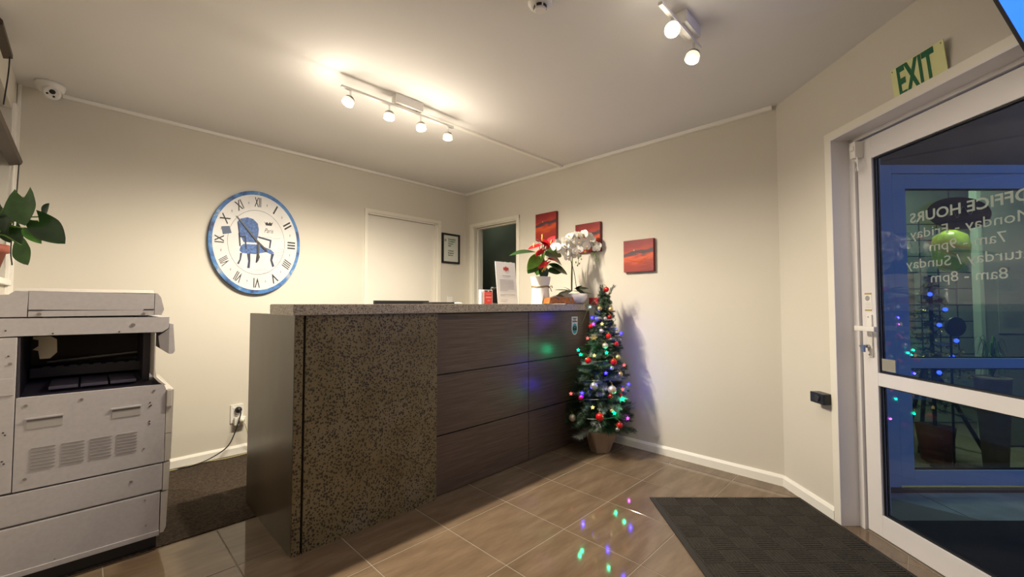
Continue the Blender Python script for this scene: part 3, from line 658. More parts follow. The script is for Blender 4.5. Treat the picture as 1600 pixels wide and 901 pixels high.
# review sticker on the counter
p0 = pty(893.2, 494.5, 2.084); p1 = pty(902.6, 522.5, 2.084)
sk = thing('review_sticker', 'white and teal round-ended review sticker on the counter front panel', 'sticker', ((p0.x + p1.x) / 2, 2.0845, (p0.z + p1.z) / 2))
hw, hh = (p1.x - p0.x) / 2, (p0.z - p1.z) / 2
def rend(hw, hh, z0=0, top=True):
    return [(-hw, hh), (hw, hh)] + [(hw * math.cos(a), -hh + hw * 1.2 - hw * 1.2 * math.sin(a)) for a in [PI * k / 14 for k in range(15)]]
fA = lambda a, b, t: Vector((a, -t, b))
bm = BM(); prism(bm, rend(hw, hh), fA, .0008); obj('sticker_back', bm, 'paper', sk)
bm = BM(); prism(bm, [(hw * .78 * math.cos(a), -.024 + .043 * math.sin(a)) for a in [2 * PI * k / 24 for k in range(24)]], lambda a, b, t: Vector((a, -.0008 - t, b)), .0006); obj('teal_badge', bm, 'teal', sk)
bm = BM()
for sx in (-1, 1):
    lathe(bm, [(.010, 0), (.014, 0), (.014, .0005), (.010, .0005)], (sx * .0145, -.0014, -.026), 18, 'Y'); lathe(bm, [(.0035, 0), (.0035, .0005)], (sx * .0145, -.0014, -.026), 10, 'Y')
prism(bm, [(-.03, -.008), (-.018, -.006), (0, .0005), (.018, -.006), (.03, -.008), (.024, -.014), (.0, -.009), (-.024, -.014)], lambda a, b, t: Vector((a, -.0014 - t, b)), .0005)
prism(bm, [(-.007, -.037), (.007, -.037), (0, -.048)], lambda a, b, t: Vector((a, -.0014 - t, b)), .0005)
obj('owl_emblem', bm, 'darkprint', sk)
for t_, z_, w_ in (('Review', .061, .05), ('us on', .049, .03), ('Tripadvisor', .036, .072)): obj('sticker_text', settext(textmesh(t_, .016, w_, .0003, .0006), RA, (0, -.0012, z_)), 'darkprint', sk)

# card holder
ch = thing('card_holder', 'small clear holder with red leaflet at the left end of worktop items', 'leaflet holder', (1.985, 2.2, WT))
bm = BM(); box(bm, -.058, -.051, -.006, .02, 0, .100); box(bm, -.046, -.041, -.006, .02, 0, .098); obj('white_leaflets', bm, 'paper', ch)
obj('holder_back', bx(-.036, .052, -.004, .006, 0, .100, .002), 'white', ch)
obj('red_leaflet', bx(-.026, .044, -.009, -.004, 0, .084), 'red', ch)
bm = BM(); box(bm, -.028, .0, -.0096, -.0088, .086, .094); box(bm, .014, .04, -.0096, -.0088, .086, .094); obj('dark_mark', bm, 'darkprint', ch)
bm = BM()
for z, a, b_ in ((.07, -.018, .036), (.048, -.018, .036), (.044, -.018, .03), (.024, -.002, .022)): box(bm, a, b_, -.0096, -.009, z, z + .0018)
obj('printed_lines', bm, 'paper', ch)
# tall notice
tn = thing('standing_notice', 'tall white printed letter with red logo standing on the worktop', 'notice', (2.197, 2.2, WT))
lean = Matrix.Rotation(math.radians(-6), 4, 'X')
obj('sheet', bx(-.104, .104, -.002, 0, 0, .315, 0, lean), 'paper', tn)
bm = BM()
prism(bm, [(-.1, .312), (-.02, .312), (0, .318), (.03, .312), (.06, .319), (.1, .311), (.1, .306), (-.1, .306)], lambda a, b, t: Vector((a, t, b)), .0012); bmesh.ops.transform(bm, matrix=lean, verts=bm.verts[:]); obj('torn_edge', bm, 'paper', tn)
bm = box(BM(), -.025, .030, -.0028, -.002, .252, .275, 0, lean); box(bm, -.006, .010, -.0028, -.002, .246, .281, 0, lean); obj('red_logo', bm, mat('faded_red', (.55, .10, .07), .6), tn)
bm = BM(); box(bm, -.04, .045, -.0028, -.002, .210, .2135, 0, lean)
for k in range(9): box(bm, -.072, .078 - random.random() * .008 - (.07 if k == 8 else 0), -.0028, -.002, .180 - k * .0098, .1822 - k * .0098, 0, lean)
for z, b_ in ((.070, .075), (.060, -.03), (.030, .0), (.018, -.012)): box(bm, -.072, b_, -.0028, -.002, z, z + .002, 0, lean)
obj('printed_lines', bm, 'greyprint', tn)
bm = BM(); tube(bm, [(-.128, .06, 0), (-.142, .03, .12)], .004, 6); tube(bm, [(-.12, .06, .11), (-.08, .06, .11)], .004, 6); tube(bm, [(-.142, .03, .12), (-.08, .03, .118)], .003, 6); box(bm, -.13, .09, .05, .09, 0, .006); obj('stand_frame', bm, 'chrome', tn)
obj('stand_panel', bx(-.12, .08, .04, .046, .01, .11), 'black', tn)

# anthurium
an_ = thing('anthurium', 'red anthurium in a white paper-wrapped pot tied with twine', 'plant', (2.565, 2.2, WT))
def wobp(a, z): return .04 * math.sin(5 * a + 1) + .025 * math.sin(11 * a + z * 30)
bm = BM(); lathe(bm, [(.074, 0), (.070, .06), (.067, .125), (.064, .132), (.070, .16), (.080, .218), (.074, .218), (.06, .15)], (0, 0, 0), 40, wob=wobp); obj('wrapped_pot', bm, 'wrap', an_, 'auto')
bm = BM(); prism(bm, [(-.068, .0), (-.03, .09), (.04, .06), (.062, .0)], lambda a, b, t: Vector((a, -.070 + t + b * .1, b)), .003); obj('wrap_fold', bm, 'wrap', an_)
bm = BM(); pts_ = [(math.cos(a) * .069, math.sin(a) * .069, .134 + .004 * math.sin(a * 3)) for a in [2 * PI * k / 28 for k in range(29)]]; tube(bm, pts_, .0035, 6); tube(bm, [(p[0] * 1.01, p[1] * 1.01, p[2] + .007) for p in pts_], .003, 6)
tube(bm, bez([(.04, -.058, .136), (.03, -.078, .125), (.045, -.08, .10)]), .003, 6); tube(bm, bez([(.04, -.058, .136), (.07, -.06, .145), (.09, -.05, .13)]), .003, 6); obj('twine', bm, 'twine', an_, True)
bm = BM(); lathe(bm, [(1e-5, .2), (.07, .2)], (0, 0, 0), 20); obj('soil', bm, 'soil', an_)
AB = Vector((2.565, 2.2, WT))
def rel(u, v, y, base): return pty(u, v, y) - base
tocam = (-fw0)
def aleaf(b, t, wdt, m, kind, y0=2.2, y1=2.15, nz=(0, 0, .4), fold=.12, curl=.12, stem=True, name='leaf'):
    pb = rel(b[0], b[1], y0, AB); pt = rel(t[0], t[1], y1, AB)
    bm = BM(); leafm(bm, pb, pt, wdt, tocam + Vector(nz), kind, fold, curl); obj(name, bm, m, an_, True)
    if stem:
        bm = BM(); tube(bm, bez([(0.01, 0, .2), (pb * .5 + Vector((0, 0, .13))), pb], 5), .003, 6); obj('stem', bm, 'stem', an_, True)
aleaf((838, 394), (797, 391), .085, 'leafdk', 'lance', nz=(0, 0, 1.6))
aleaf((843, 400), (826, 418), .115, 'leaflt', 'heart', nz=(0, 0, .1), fold=.05)
aleaf((850, 397), (883, 409), .16, 'leafdk', 'oval', nz=(0, 0, 1.0), curl=.2)
aleaf((853, 388), (880, 398), .12, 'leaf', 'oval', nz=(0, .0, .6))
aleaf((858, 413), (890, 426), .085, 'leafdk', 'oval', nz=(0, 0, .7))
aleaf((856, 424), (878, 424), .09, 'leafdk', 'lance', nz=(0, 0, .9))
aleaf((838, 416), (826, 424), .11, 'leaf', 'heart', nz=(0, 0, .5))
aleaf((843, 418), (856, 432), .09, 'leafdk', 'oval', nz=(0, 0, .5))
aleaf((848, 402), (838, 430), .10, 'leaf', 'oval', y1=2.25, nz=(0, 0, .4))
for b, t, wd_, nz in (((848, 377), (862, 386), .10, 1.1), ((855, 384), (867, 368), .08, .7), ((843, 382), (825, 389), .06, 1.6), ((851, 379), (837, 373), .09, 1.2), ((857, 404), (871, 407), .05, 1.5), ((855, 409), (841, 419), .06, .9), ((848, 390), (837, 400), .06, 1.0), ((852, 380), (863, 383), .07, 1.5)):
    aleaf(b, t, wd_, 'spathe', 'heart', nz=(0, 0, nz), fold=.05, curl=.02, name='spathe', y0=2.16, y1=2.12)
for b, t in (((847, 376), (847, 366)), ((834, 387), (834, 380)), ((860, 381), (862, 374)), ((852, 415), (847, 424)), ((855, 414), (851, 422))):
    bm = BM(); tube(bm, [rel(*b, 2.14, AB), rel(*t, 2.13, AB)], .006, 8, .004); obj('spadix', bm, 'spadix', an_, True)

# orchid
OB = Vector((2.93, 2.14, WT))
pb = pty(896, 474, 2.14); OB.x = pb.x
oc = thing('orchid', 'white moth orchid in a round white ceramic bowl on the worktop', 'orchid', OB)
rb = (pty(920, 457, 2.14).x - pty(873, 457, 2.14).x) / 2
rb = .118
hb = .088
bm = BM(); lathe(bm, [(rb * .55, 0), (rb * .82, .016), (rb * 1.0, .05), (rb * .98, hb), (rb * .93, hb), (rb * .92, .05)], (0, 0, 0), 36); obj('bowl', bm, 'ceramic', oc, True)
bm = BM(); lathe(bm, [(1e-5, hb - .012), (rb * .93, hb - .014)], (0, 0, 0), 24); obj('soil', bm, 'soil', oc)
def orel(u, v, y): return pty(u, v, y) - OB
bm = BM(); tube(bm, bez([orel(893, 455, 2.14), orel(893, 430, 2.14), orel(894.5, 400, 2.13), orel(899, 378, 2.1), orel(908, 366, 2.05), orel(922, 372, 2.0), orel(933, 395, 1.97)], 8), .0055, 8, .002); obj('stem', bm, 'stem', oc, True)
bm = BM(); tube(bm, bez([orel(901, 452, 2.13), orel(897, 425, 2.12), orel(890, 402, 2.1), orel(884, 385, 2.08)], 6), .003, 6); obj('stem', bm, 'bark', oc, True)
bm = BM(); tube(bm, [orel(893.8, 455, 2.16), orel(894.2, 406, 2.15)], .004, 6); obj('support_stake', bm, 'leafdk', oc)
for b, t, wd_, m in (((893, 455), (871, 461), .055, 'leafdk'), ((895, 455), (866, 452), .03, 'leaf'), ((900, 453), (917, 463), .085, 'leafdk'), ((898, 452), (920, 450), .055, 'leafdk'), ((896, 455), (927, 459), .03, 'leafdk'), ((890, 454), (881, 448), .04, 'leaf'), ((902, 452), (908, 446), .05, 'leafdk')):
    yy = 2.12; tt = orel(t[0], t[1], 2.06 if t[0] > 905 else 2.10)
    bm = BM(); leafm(bm, orel(b[0], b[1], yy) + Vector((0, 0, .005)), tt, wd_, Vector((-.3, -.4, 1)), 'oval', .1, .02); obj('leaf', bm, m, oc, True)
def flower_mesh():
    bm = BM()
    for k, (an, ln_, wd_) in enumerate(((90, .036, .034), (210, .035, .03), (330, .035, .03), (160, .042, .055), (20, .042, .055))):
        a = math.radians(an); tip = Vector((math.cos(a) * ln_, math.sin(a) * ln_, .004 if k > 2 else -.002)); leafm(bm, (math.cos(a) * .003, math.sin(a) * .003, 0), tip, wd_, (0, 0, 1), 'oval', -.06, .12, 6)
    for f in bm.faces: f.smooth = True
    me = bpy.data.meshes.new('petals'); bm.to_mesh(me); bm.free(); me.materials.append(M['petal']); return me
fme = flower_mesh()
bm = BM(); ball(bm, (0, 0, .006), .006, 8, 5); leafm(bm, (0, -.003, .004), (0, -.014, .010), .012, (0, 0, 1), 'heart', .2, .2, 4); lme = bpy.data.meshes.new('lip'); bm.to_mesh(lme); bm.free(); lme.materials.append(mat('flower_lip', (.75, .62, .35), .5))
fl_px = [(868, 386), (873, 381), (876, 391), (881, 384), (884, 376), (884, 394), (889, 369), (890, 381), (891, 390), (893, 399), (897, 373), (898, 384), (899, 393), (904, 379), (904, 390), (903, 366), (909, 372), (912, 366), (913, 378), (917, 385), (924, 374), (928, 382), (932, 389), (908, 385), (887, 402), (901, 399), (921, 369), (934, 384)]
for k, (u, v) in enumerate(fl_px):
    y = 2.10 - max(0, (u - 885)) * .0028 + random.uniform(-.03, .01)
    p = orel(u, v, y)
    if p.x + OB.x > 3.04: p = ptx(u, v, 3.035) - OB
    o = obj('flower', fme, 'petal', oc, loc=p)
    nrm = (Vector((-.55, -.75, .12)) + Vector((random.gauss(0, .28), random.gauss(0, .28), random.gauss(0, .25)))).normalized()
    o.rotation_euler = nrm.to_track_quat('Z', 'Y').to_euler(); o.scale = [random.uniform(.9, 1.15)] * 3
    q = obj('flower_lip', lme, 'petal', o)
for (u, v) in ((903, 402), (908, 403), (900, 408), (906, 410), (902, 413), (917, 387), (929, 397), (932, 402), (915, 392), (926, 394), (907, 398), (934, 404)):
    bm = BM(); p = orel(u, v, 2.08 - max(0, u - 885) * .0026); leafm(bm, p, p + Vector((random.uniform(-.015, .015), 0, -.018)), .011, tocam, 'oval', .1, .1, 5); obj('bud', bm, 'leaflt', oc, True)
bm = BM(); tube(bm, bez([orel(899, 394, 2.08), orel(904, 402, 2.06), orel(903, 414, 2.05)], 6), .0018, 5); tube(bm, bez([orel(922, 380, 2.0), orel(928, 393, 1.99), orel(934, 405, 1.98)], 6), .0018, 5); tube(bm, bez([orel(899, 386, 2.08), orel(912, 372, 2.05), orel(917, 392, 2.03)], 6), .0018, 5); obj('twig', bm, 'bark', oc, True)

# carved wooden ornament
wx = pty(875, 474, 2.075)
wo = thing('carved_wood_ornament', 'small orange carved wooden ornament between the two potted plants', 'ornament', (wx.x, 2.085, WT))
def ws(u, v): p = pty(u, v, 2.075); return (p.x - wx.x, max(0, p.z - WT))
bm = BM(); prism(bm, [ws(854.5, 474), (ws(857, 465)), ws(866, 463.5), ws(880, 464), ws(892, 464), ws(895.5, 474), ws(879, 474), ws(877, 471.5), ws(874, 474), ws(863, 474), ws(861, 472), ws(859, 474)], lambda a, b, t: Vector((a, -.03 + t, b)), .06); obj('body', bm, 'carved', wo)
bm = BM(); tube(bm, bez([Vector((ws(857, 466)[0], -.02, ws(857, 466)[1])), Vector((ws(863, 464)[0], -.034, ws(0 + 863, 463)[1])), Vector((ws(870, 467)[0], -.034, ws(870, 466)[1]))], 6), .008, 8)
lathe(bm, [(.010, 0), (.013, 0), (.013, .004), (.010, .004)], (ws(888, 468)[0], -.032, ws(888, 468)[1]), 16, 'Y'); obj('carving', bm, 'kraft', wo, 'auto')
bm = BM(); leafm(bm, (ws(868, 463)[0], 0, ws(868, 463)[1]), (ws(884, 462)[0], -.01, ws(884, 462)[1] + .005), .03, (0, -1, 1), 'oval'); obj('dark_feather', bm, 'braun', wo)

# red card box by the wall
q0 = ptx(921.5, 465, 3.085); q1 = ptx(939, 475.5, 3.085)
rbx = thing('red_card_box', 'small red card box on the wall end beside the tree top', 'box', (3.099, (q0.y + q1.y) / 2, q1.z))
obj('box_body', bx(-.028, 0, -(q0.y - q1.y) / 2, (q0.y - q1.y) / 2, 0, q0.z - q1.z, .002), mat('red_box', (.42, .03, .04), .4), rbx)
bm = BM(); prism(bm, [(-.012, .032), (-.004, .038), (.004, .038), (.012, .032), (.008, .026), (-.008, .026)], lambda a, b, t: Vector((-.0288 - t, -a, b)), .0005)
for z in (.012, .017): box(bm, -.0293, -.0283, -.03, .03, z, z + .0015)
obj('box_print', bm, mat('pink_print', (.8, .45, .45), .5), rbx)

# ================================================================== PICTURES ON RIGHT WALL
for (u0, v0, u1, v1, lab) in ((838.5, 335.5, 870, 330, 'red abstract canvas nearest the doorway, highest of the three'), (900, 352, 939, 346, 'red abstract canvas in the middle, partly behind the white orchid'), (974.5, 377.5, 1023, 371.5, 'red abstract canvas lowest and farthest right, pale dot in its sky')):
    p = ptx(u0, v0, XB - .02); q = ptx(u1, v1, XB - .02); yc = (p.y + q.y) / 2; zc = (p.z + q.z) / 2 - .127; h = .128
    o = thing('canvas_painting', lab, 'painting', (XB - .001, yc, zc), 0, 'red canvases on the right wall')
    obj('canvas', bx(-.032, 0, -h, h, -h, h, .002), 'canvas', o)
    obj('painted_front', bx(-.0332, -.0322, -h + .001, h - .001, -h + .001, h - .001), 'paint', o)
    bm = BM(); lathe(bm, [(.006, 0), (.006, .0008)], (-.0342, .035, .045), 10, 'X'); obj('moon_daub', bm, mat('pale_daub', (.6, .3, .22), .6), o)
    bm = BM()
    for k in range(5): tube(bm, bez([(-.0335, .11 - k * .02, -.02 - k * .006), (-.0335, .02 - k * .01, -.045 - k * .004), (-.0335, -.09 + k * .01, -.01 - k * .012)], 6), .0012, 4)
    obj('brush_ridge', bm, mat('orange_ridge', (.6, .12, .03), .4), o)

# ================================================================== BACK WALL ITEMS
ck = thing('wall_clock', 'large round blue-rimmed wall clock printed with Roman numerals and a chair', 'clock', (0.935, yA(.935) - .001, 1.622), AA)
RX, RZc = .318, .405
def ell(rx, rz, n=64): return [(rx * math.cos(2 * PI * k / n), rz * math.sin(2 * PI * k / n)) for k in range(n)]
bm = BM(); prism(bm, ell(RX, RZc), lambda a, b, t: Vector((a, -.004 - t, b)), .028); obj('rim', bm, 'blueclk', ck, 'auto')
bm = BM(); prism(bm, ell(RX * .925, RZc * .925), lambda a, b, t: Vector((a, -.032 - t, b)), .0015); obj('face', bm, 'clkface', ck)
ka, kb = RX * .775, RZc * .775
def cl(x, y):                                   # traced crop coords -> face coords
    dx, dy = x - 447, y - 446; det = 251 * -280 - 16 * 26
    return ((dx * -280 - 16 * dy) / det * ka, (251 * dy - 26 * dx) / det * kb)
def cpoly(bm, P, d=.0004, off=.0336): return prism(bm, [cl(*p) for p in P], lambda a, b, t: Vector((a, -off - t, b)), d)
bm = BM(); n = 72
for rr in (.80,):
    o1 = ell(ka * rr, kb * rr, n); o2 = ell(ka * (rr + .008), kb * (rr + .008), n)
    for k in range(n): bm.faces.new([bm.verts.new((p[0], -.0339, p[1])) for p in (o1[k], o1[(k + 1) % n], o2[(k + 1) % n], o2[k])])
obj('inner_ring', bm, 'darkprint', ck)
for k, t_ in enumerate(('XII', 'I', 'II', 'III', 'IIII', 'V', 'VI', 'VII', 'VIII', 'IX', 'X', 'XI')):
    a = -k * PI / 6; me = textmesh(t_, .105, None, .0003, .0016); xs_ = [v.co.x for v in me.vertices]; ww = max(xs_) - min(xs_)
    me.transform(Matrix.Scale(min(1, .058 / ww) if ww > .058 else 1, 4, (1, 0, 0))); me.transform(Matrix.Rotation(a, 4, 'Z'))
    me.transform(Matrix.Scale(RX / RZc, 4, (1, 0, 0))); obj('numeral', settext(me, RA, (math.sin(-a) * ka, -.0338, math.cos(a) * kb)), 'darkprint', ck)
    a2 = -(k + .5) * PI / 6; bm = BM(); cx, cz = math.sin(-a2) * ka, math.cos(a2) * kb; prism(bm, [(cx - .005, cz), (cx, cz + .014), (cx + .005, cz), (cx, cz - .014)], lambda p, q, t: Vector((p, -.0336 - t, q)), .0003); obj('diamond_mark', bm, 'greyprint', ck)
bm = BM(); cpoly(bm, [(316, 300), (338, 280), (385, 270), (425, 282), (455, 312), (462, 350), (455, 400), (440, 448), (352, 442), (332, 400), (320, 350)]); cpoly(bm, [(322, 500), (330, 470), (352, 455), (440, 460), (500, 480), (545, 500), (570, 525), (540, 532), (510, 516), (430, 528), (340, 518)])
obj('chair_upholstery', bm, 'bluechair', ck)
navy = mat('navy_print', (.02, .03, .075), .6)
for P in ([(340, 518), (326, 515), (320, 560), (303, 588), (314, 594), (330, 562)], [(396, 524), (372, 522), (378, 575), (370, 622), (388, 624), (394, 575)], [(545, 528), (568, 530), (552, 575), (566, 618), (550, 626), (536, 575)], [(318, 380), (330, 378), (332, 470), (322, 470)], [(314, 306), (322, 300), (330, 400), (322, 402)], [(455, 402), (520, 420), (552, 430), (540, 490), (530, 488), (538, 438), (455, 414)], [(440, 528), (452, 528), (442, 588), (430, 588)], [(320, 398), (370, 400), (372, 490), (362, 490), (358, 412), (320, 408)]): bm = BM(); cpoly(bm, P, .0005); obj('chair_frame', bm, navy, ck)
bm = BM(); cpoly(bm, [(503, 296), (514, 308), (522, 300), (533, 312), (545, 300), (552, 310), (566, 302), (556, 328), (514, 325)])
obj('crown', bm, 'darkprint', ck)
c_ = cl(532, 365); obj('lettering', settext(textmesh('Paris', .052, .066, .0003, 0, .4), RA, (c_[0], -.0338, c_[1])), 'darkprint', ck)
bm = BM(); cpoly(bm, [(208, 335), (262, 332), (274, 380), (216, 388)], .0006); obj('postage_print', bm, mat('blue_grey_print', (.08, .12, .2), .6), ck)
bm = BM()
for k, (x0, x1, y) in enumerate(((590, 640, 500), (580, 640, 520), (585, 630, 545), (430, 500, 640), (450, 530, 665), (560, 620, 420), (560, 615, 590), (140, 200, 400), (480, 560, 410))): cpoly(bm, [(x0, y), (x1, y - 3), (x1, y - 1), (x0, y + 2)], .0003)
obj('script_lines', bm, 'greyprint', ck)
def hand(P, name):
    bm = BM(); prism(bm, [cl(*p) for p in P], lambda a, b, t: Vector((a, -.040 - t, b)), .0015); obj(name, bm, 'black', ck)
hand([(455, 438), (312, 262), (309, 266), (448, 452), (462, 460), (500, 505), (515, 516), (515, 500)], 'minute_hand')
hand([(447, 440), (459, 440), (456, 530), (460, 550), (450, 575), (436, 588), (440, 550)], 'hour_hand')
bm = BM(); c_ = cl(453, 445); lathe(bm, [(.007, 0), (.007, .010)], (c_[0], -.034, c_[1]), 14, 'Y'); obj('hub', bm, 'black', ck)
# framed certificate
pf = thing('framed_certificate', 'black framed certificate on back wall right of the white door', 'picture frame', (2.870, yA(2.87), 1.761), AA)
bm = BM()
for a in ((-.125, -.105, -.167, .167), (.105, .125, -.167, .167), (-.105, .105, .147, .167), (-.105, .105, -.167, -.147)): box(bm, a[0], a[1], -.02, -.001, a[2], a[3], .002)
obj('frame', bm, 'black', pf); obj('certificate', bx(-.105, .105, -.008, -.002, -.147, .147), mat('certificate_paper', (.62, .64, .58), .5), pf)
for t_, z_, w_, sc, m_ in (('Hospitality', .105, .105, .026, 'greenprint'), ('Travellers\'', .080, .10, .026, 'greenprint'), ('Choice', .055, .07, .026, 'greenprint'), ('2022', .030, .04, .020, 'darkprint'), ('Customer', -.025, .08, .021, 'darkprint'), ('Recognised', -.050, .078, .020, 'darkprint'), ('Service', -.075, .068, .020, 'darkprint')):
    obj('lettering', settext(textmesh(t_, sc, w_, .0003, .0006), RA, (.015 + (-.052 + w_ / 2), -.0086, z_)), m_, pf)
bm = BM(); lathe(bm, [(.012, 0), (.016, 0), (.016, .0005), (.012, .0005)], (-.075, -.0083, .09), 16, 'Y'); obj('emblem', bm, 'greyprint', pf)
# switch
sw = thing('light_switch', 'white light switch low beside the white door above the counter', 'switch', (2.862, yA(2.862), 1.165), AA)
obj('switch_plate', bx(-.035, .04, -.008, 0, -.055, .055, .003), 'white', sw); obj('rocker', bx(.0, .018, -.012, -.008, -.018, .018, .002), 'white', sw)
# socket with plugs
so = thing('power_socket', 'white double power socket low on back wall with plugs inserted', 'socket', (.832, yA(.832), .30), AA)
obj('socket_plate', bx(-.042, .042, -.009, 0, -.062, .075, .003), 'white', so)
bm = BM(); box(bm, -.028, -.010, -.012, -.009, .045, .058, .001); box(bm, .012, .030, -.012, -.009, -.055, -.042, .001); obj('rocker', bm, 'trim', so)
obj('adaptor', bx(-.022, .052, -.045, -.009, -.075, -.018, .006), 'white', so)
pk = thing('black_plug', 'round black plug with its cord in the upper socket outlet', 'plug', (.838, yA(.838) - .010, .335), AA)
bm = BM(); lathe(bm, [(.022, 0), (.024, .012), (.018, .03), (.008, .036)], (0, 0, 0), 18, 'Y'); obj('plug_body', bm, 'black', pk, True)
bm = BM(); tube(bm, bez([(0, -.036, 0), (.006, -.05, -.02), (-.02, -.055, -.12), (-.07, -.055, -.24), (-.17, -.06, -.30), (-.28, -.07, -.322), (-.42, -.06, -.323), (-.7, -.05, -.323)], 8), .0042, 8); obj('cord', bm, 'black', pk, True)
pk = thing('white_plug', 'cream plug and pale cord in the lower socket adaptor', 'plug', (.856, yA(.856) - .0465, .262), AA)
bm = BM(); lathe(bm, [(.018, 0), (.019, .012), (.008, .022)], (0, 0, 0), 16, 'Y'); obj('plug_body', bm, 'cream', pk, True)
bm = BM(); tube(bm, bez([(0, -.022, 0), (.02, -.03, -.05), (.05, -.02, -.15), (.11, -.0, -.235), (.1, -.01, -.252), (-.1, -.035, -.252), (-.25, -.005, -.252), (-.40, -.03, -.252), (-.62, -.02, -.252)], 8), .0028, 6); obj('cord', bm, mat('yellowish_cord', (.55, .48, .22), .5), pk, True)
# security camera
sc_ = thing('security_camera', 'white dome security camera under the ceiling in the left corner', 'camera', (-.175, 3.60, ZC))
bm = BM(); lathe(bm, [(.062, 0), (.064, -.012), (.058, -.035), (.045, -.05)], (0, 0, 0), 28); obj('base', bm, 'white', sc_, True)
eye = Matrix.Rotation(math.radians(0), 4, 'Z')
v_ = (CAM - Vector((-.165, 3.57, 2.355))).normalized(); qm = v_.to_track_quat('Z', 'Y').to_matrix().to_4x4()
bm = BM(); ball(bm, (.008, -.025, -.058), .040, 20, 12); obj('eyeball', bm, 'white', sc_, True)
bm = BM(); lathe(bm, [(.033, .034), (.034, .037), (.030, .040)], (.008, -.025, -.058), 22, mx=qm); obj('face_ring', bm, 'white', sc_, 'auto')
bm = BM(); lathe(bm, [(.013, .040), (.013, .043)], (.008, -.025, -.058), 16, mx=qm @ Matrix.Translation((.002, .006, 0)))
for dx, dy in ((-.018, -.008), (.008, -.019)): lathe(bm, [(.0055, .040), (.0055, .0425)], (.008, -.025, -.058), 12, mx=qm @ Matrix.Translation((dx, dy, 0)))
obj('lens', bm, 'black', sc_)
# smoke detector
sd = thing('smoke_detector', 'round white smoke detector on the ceiling at top centre', 'smoke detector', (1.315, 1.125, ZC))
bm = BM(); lathe(bm, [(.052, 0), (.052, -.012), (.047, -.022), (.030, -.026)], (0, 0, 0), 28); obj('base', bm, 'white', sd, True)
bm = BM(); lathe(bm, [(.028, -.024), (.028, -.036)], (0, 0, 0), 20); obj('vent_ring', bm, 'black', sd)
bm = BM()
for k in range(6): a = k * PI / 3; tube(bm, [(.030 * math.cos(a), .030 * math.sin(a), -.022), (.027 * math.cos(a), .027 * math.sin(a), -.038)], .0035, 6)
lathe(bm, [(.025, -.036), (.026, -.040), (.022, -.044)], (0, 0, 0), 24); obj('cap', bm, 'white', sd, 'auto')

# ================================================================== TRACK LIGHTS
def track(name, label, x0, x1, y, cx0, cx1, heads, k=1.0):
    t = thing(name, label, 'track light', (x0, y, ZC))
    zr = -.075
    bm = BM(); box(bm, 0, x1 - x0, -.009, .009, zr - .007, zr + .007, .003); obj('rail', bm, 'white', t)
    obj('canopy', bx(cx0 - x0, cx1 - x0, -.024, .040, -.058, 0, .006), 'white', t)
    bm = BM()
    for cx in (cx0 + .03, cx1 - .03): box(bm, cx - x0 - .008, cx - x0 + .008, -.006, .006, -.07, -.056)
    obj('rail_clip', bm, 'white', t)
    for hx, ax, ay in heads:
        mx = Matrix.Translation((hx - x0, 0, zr - .052)) @ Matrix.Rotation(math.radians(ax), 4, 'X') @ Matrix.Rotation(math.radians(ay), 4, 'Y')
        bm = BM(); tube(bm, [(hx - x0, 0, zr), (hx - x0, 0, zr - .052)], .006, 8); obj('head_stem', bm, 'chrome', t)
        bm = BM(); lathe(bm, [(.020, .004), (.026, -.002), (.027, -.012)], (0, 0, 0), 22, mx=mx); h = obj('lamp_head', bm, 'headcap', t, 'auto')
        bm = BM(); lathe(bm, [(.027, -.0125), (.031, -.020), (.031, -.040)], (0, 0, 0), 22, mx=mx); obj('glass_cup', bm, 'glowcup', h, 'auto')
        bm = BM(); lathe(bm, [(1e-5, -.046), (.018, -.045), (.029, -.0405)], (0, 0, 0), 22, mx=mx); obj('lens', bm, 'glow', h, True)
        ld = bpy.data.lights.new('bulb_beam', 'SPOT'); ld.energy = SPOT_POWER * k; ld.color = SPOT_COL; ld.shadow_soft_size = .022; ld.spot_size = math.radians(172); ld.spot_blend = .55
        lo = bpy.data.objects.new('bulb_beam', ld); C.objects.link(lo); lo.parent = t; lo.location = mx @ Vector((0, 0, -.055)); lo.rotation_euler = (math.radians(ax) * .3, math.radians(ay) * .25, 0)
        ld = bpy.data.lights.new('bulb_leak', 'POINT'); ld.energy = LEAK_POWER * k; ld.color = SPOT_COL; ld.shadow_soft_size = .025
        lo = bpy.data.objects.new('bulb_leak', ld); C.objects.link(lo); lo.parent = t; lo.location = mx @ Vector((0, 0, -.078))
track('track_light', 'white four-lamp track light on the ceiling above the counter', .962, 1.735, 2.270, 1.29, 1.48, ((1.015, 0, 28), (1.256, 0, 4), (1.475, -8, -4), (1.690, 0, 0)))
track('track_light', 'white two-lamp track light at the top centre of the ceiling nearer the door', 1.585, 2.005, .725, 1.79, 1.955, ((1.70, -28, 50), (1.93, 8, 20)), .22)

# unseen globe lamp added behind the camera for fill light
pl_ = thing('fill_globe_lamp', 'unseen white globe lamp hung behind the viewer, added as fill light', 'lamp', (-1.15, -1.0, ZC))
bm = BM(); tube(bm, [(0, 0, 0), (0, 0, -.55)], .004, 6); lathe(bm, [(.05, 0), (.05, -.02)], (0, 0, 0), 16); obj('cord', bm, 'white', pl_)
bm = BM(); ball(bm, (0, 0, -.68), .13, 24, 14); obj('globe', bm, mat('lit_globe', (1, 1, 1), .4, emit=(1.0, .93, .84), estr=FILL_GLOBE), pl_, True)

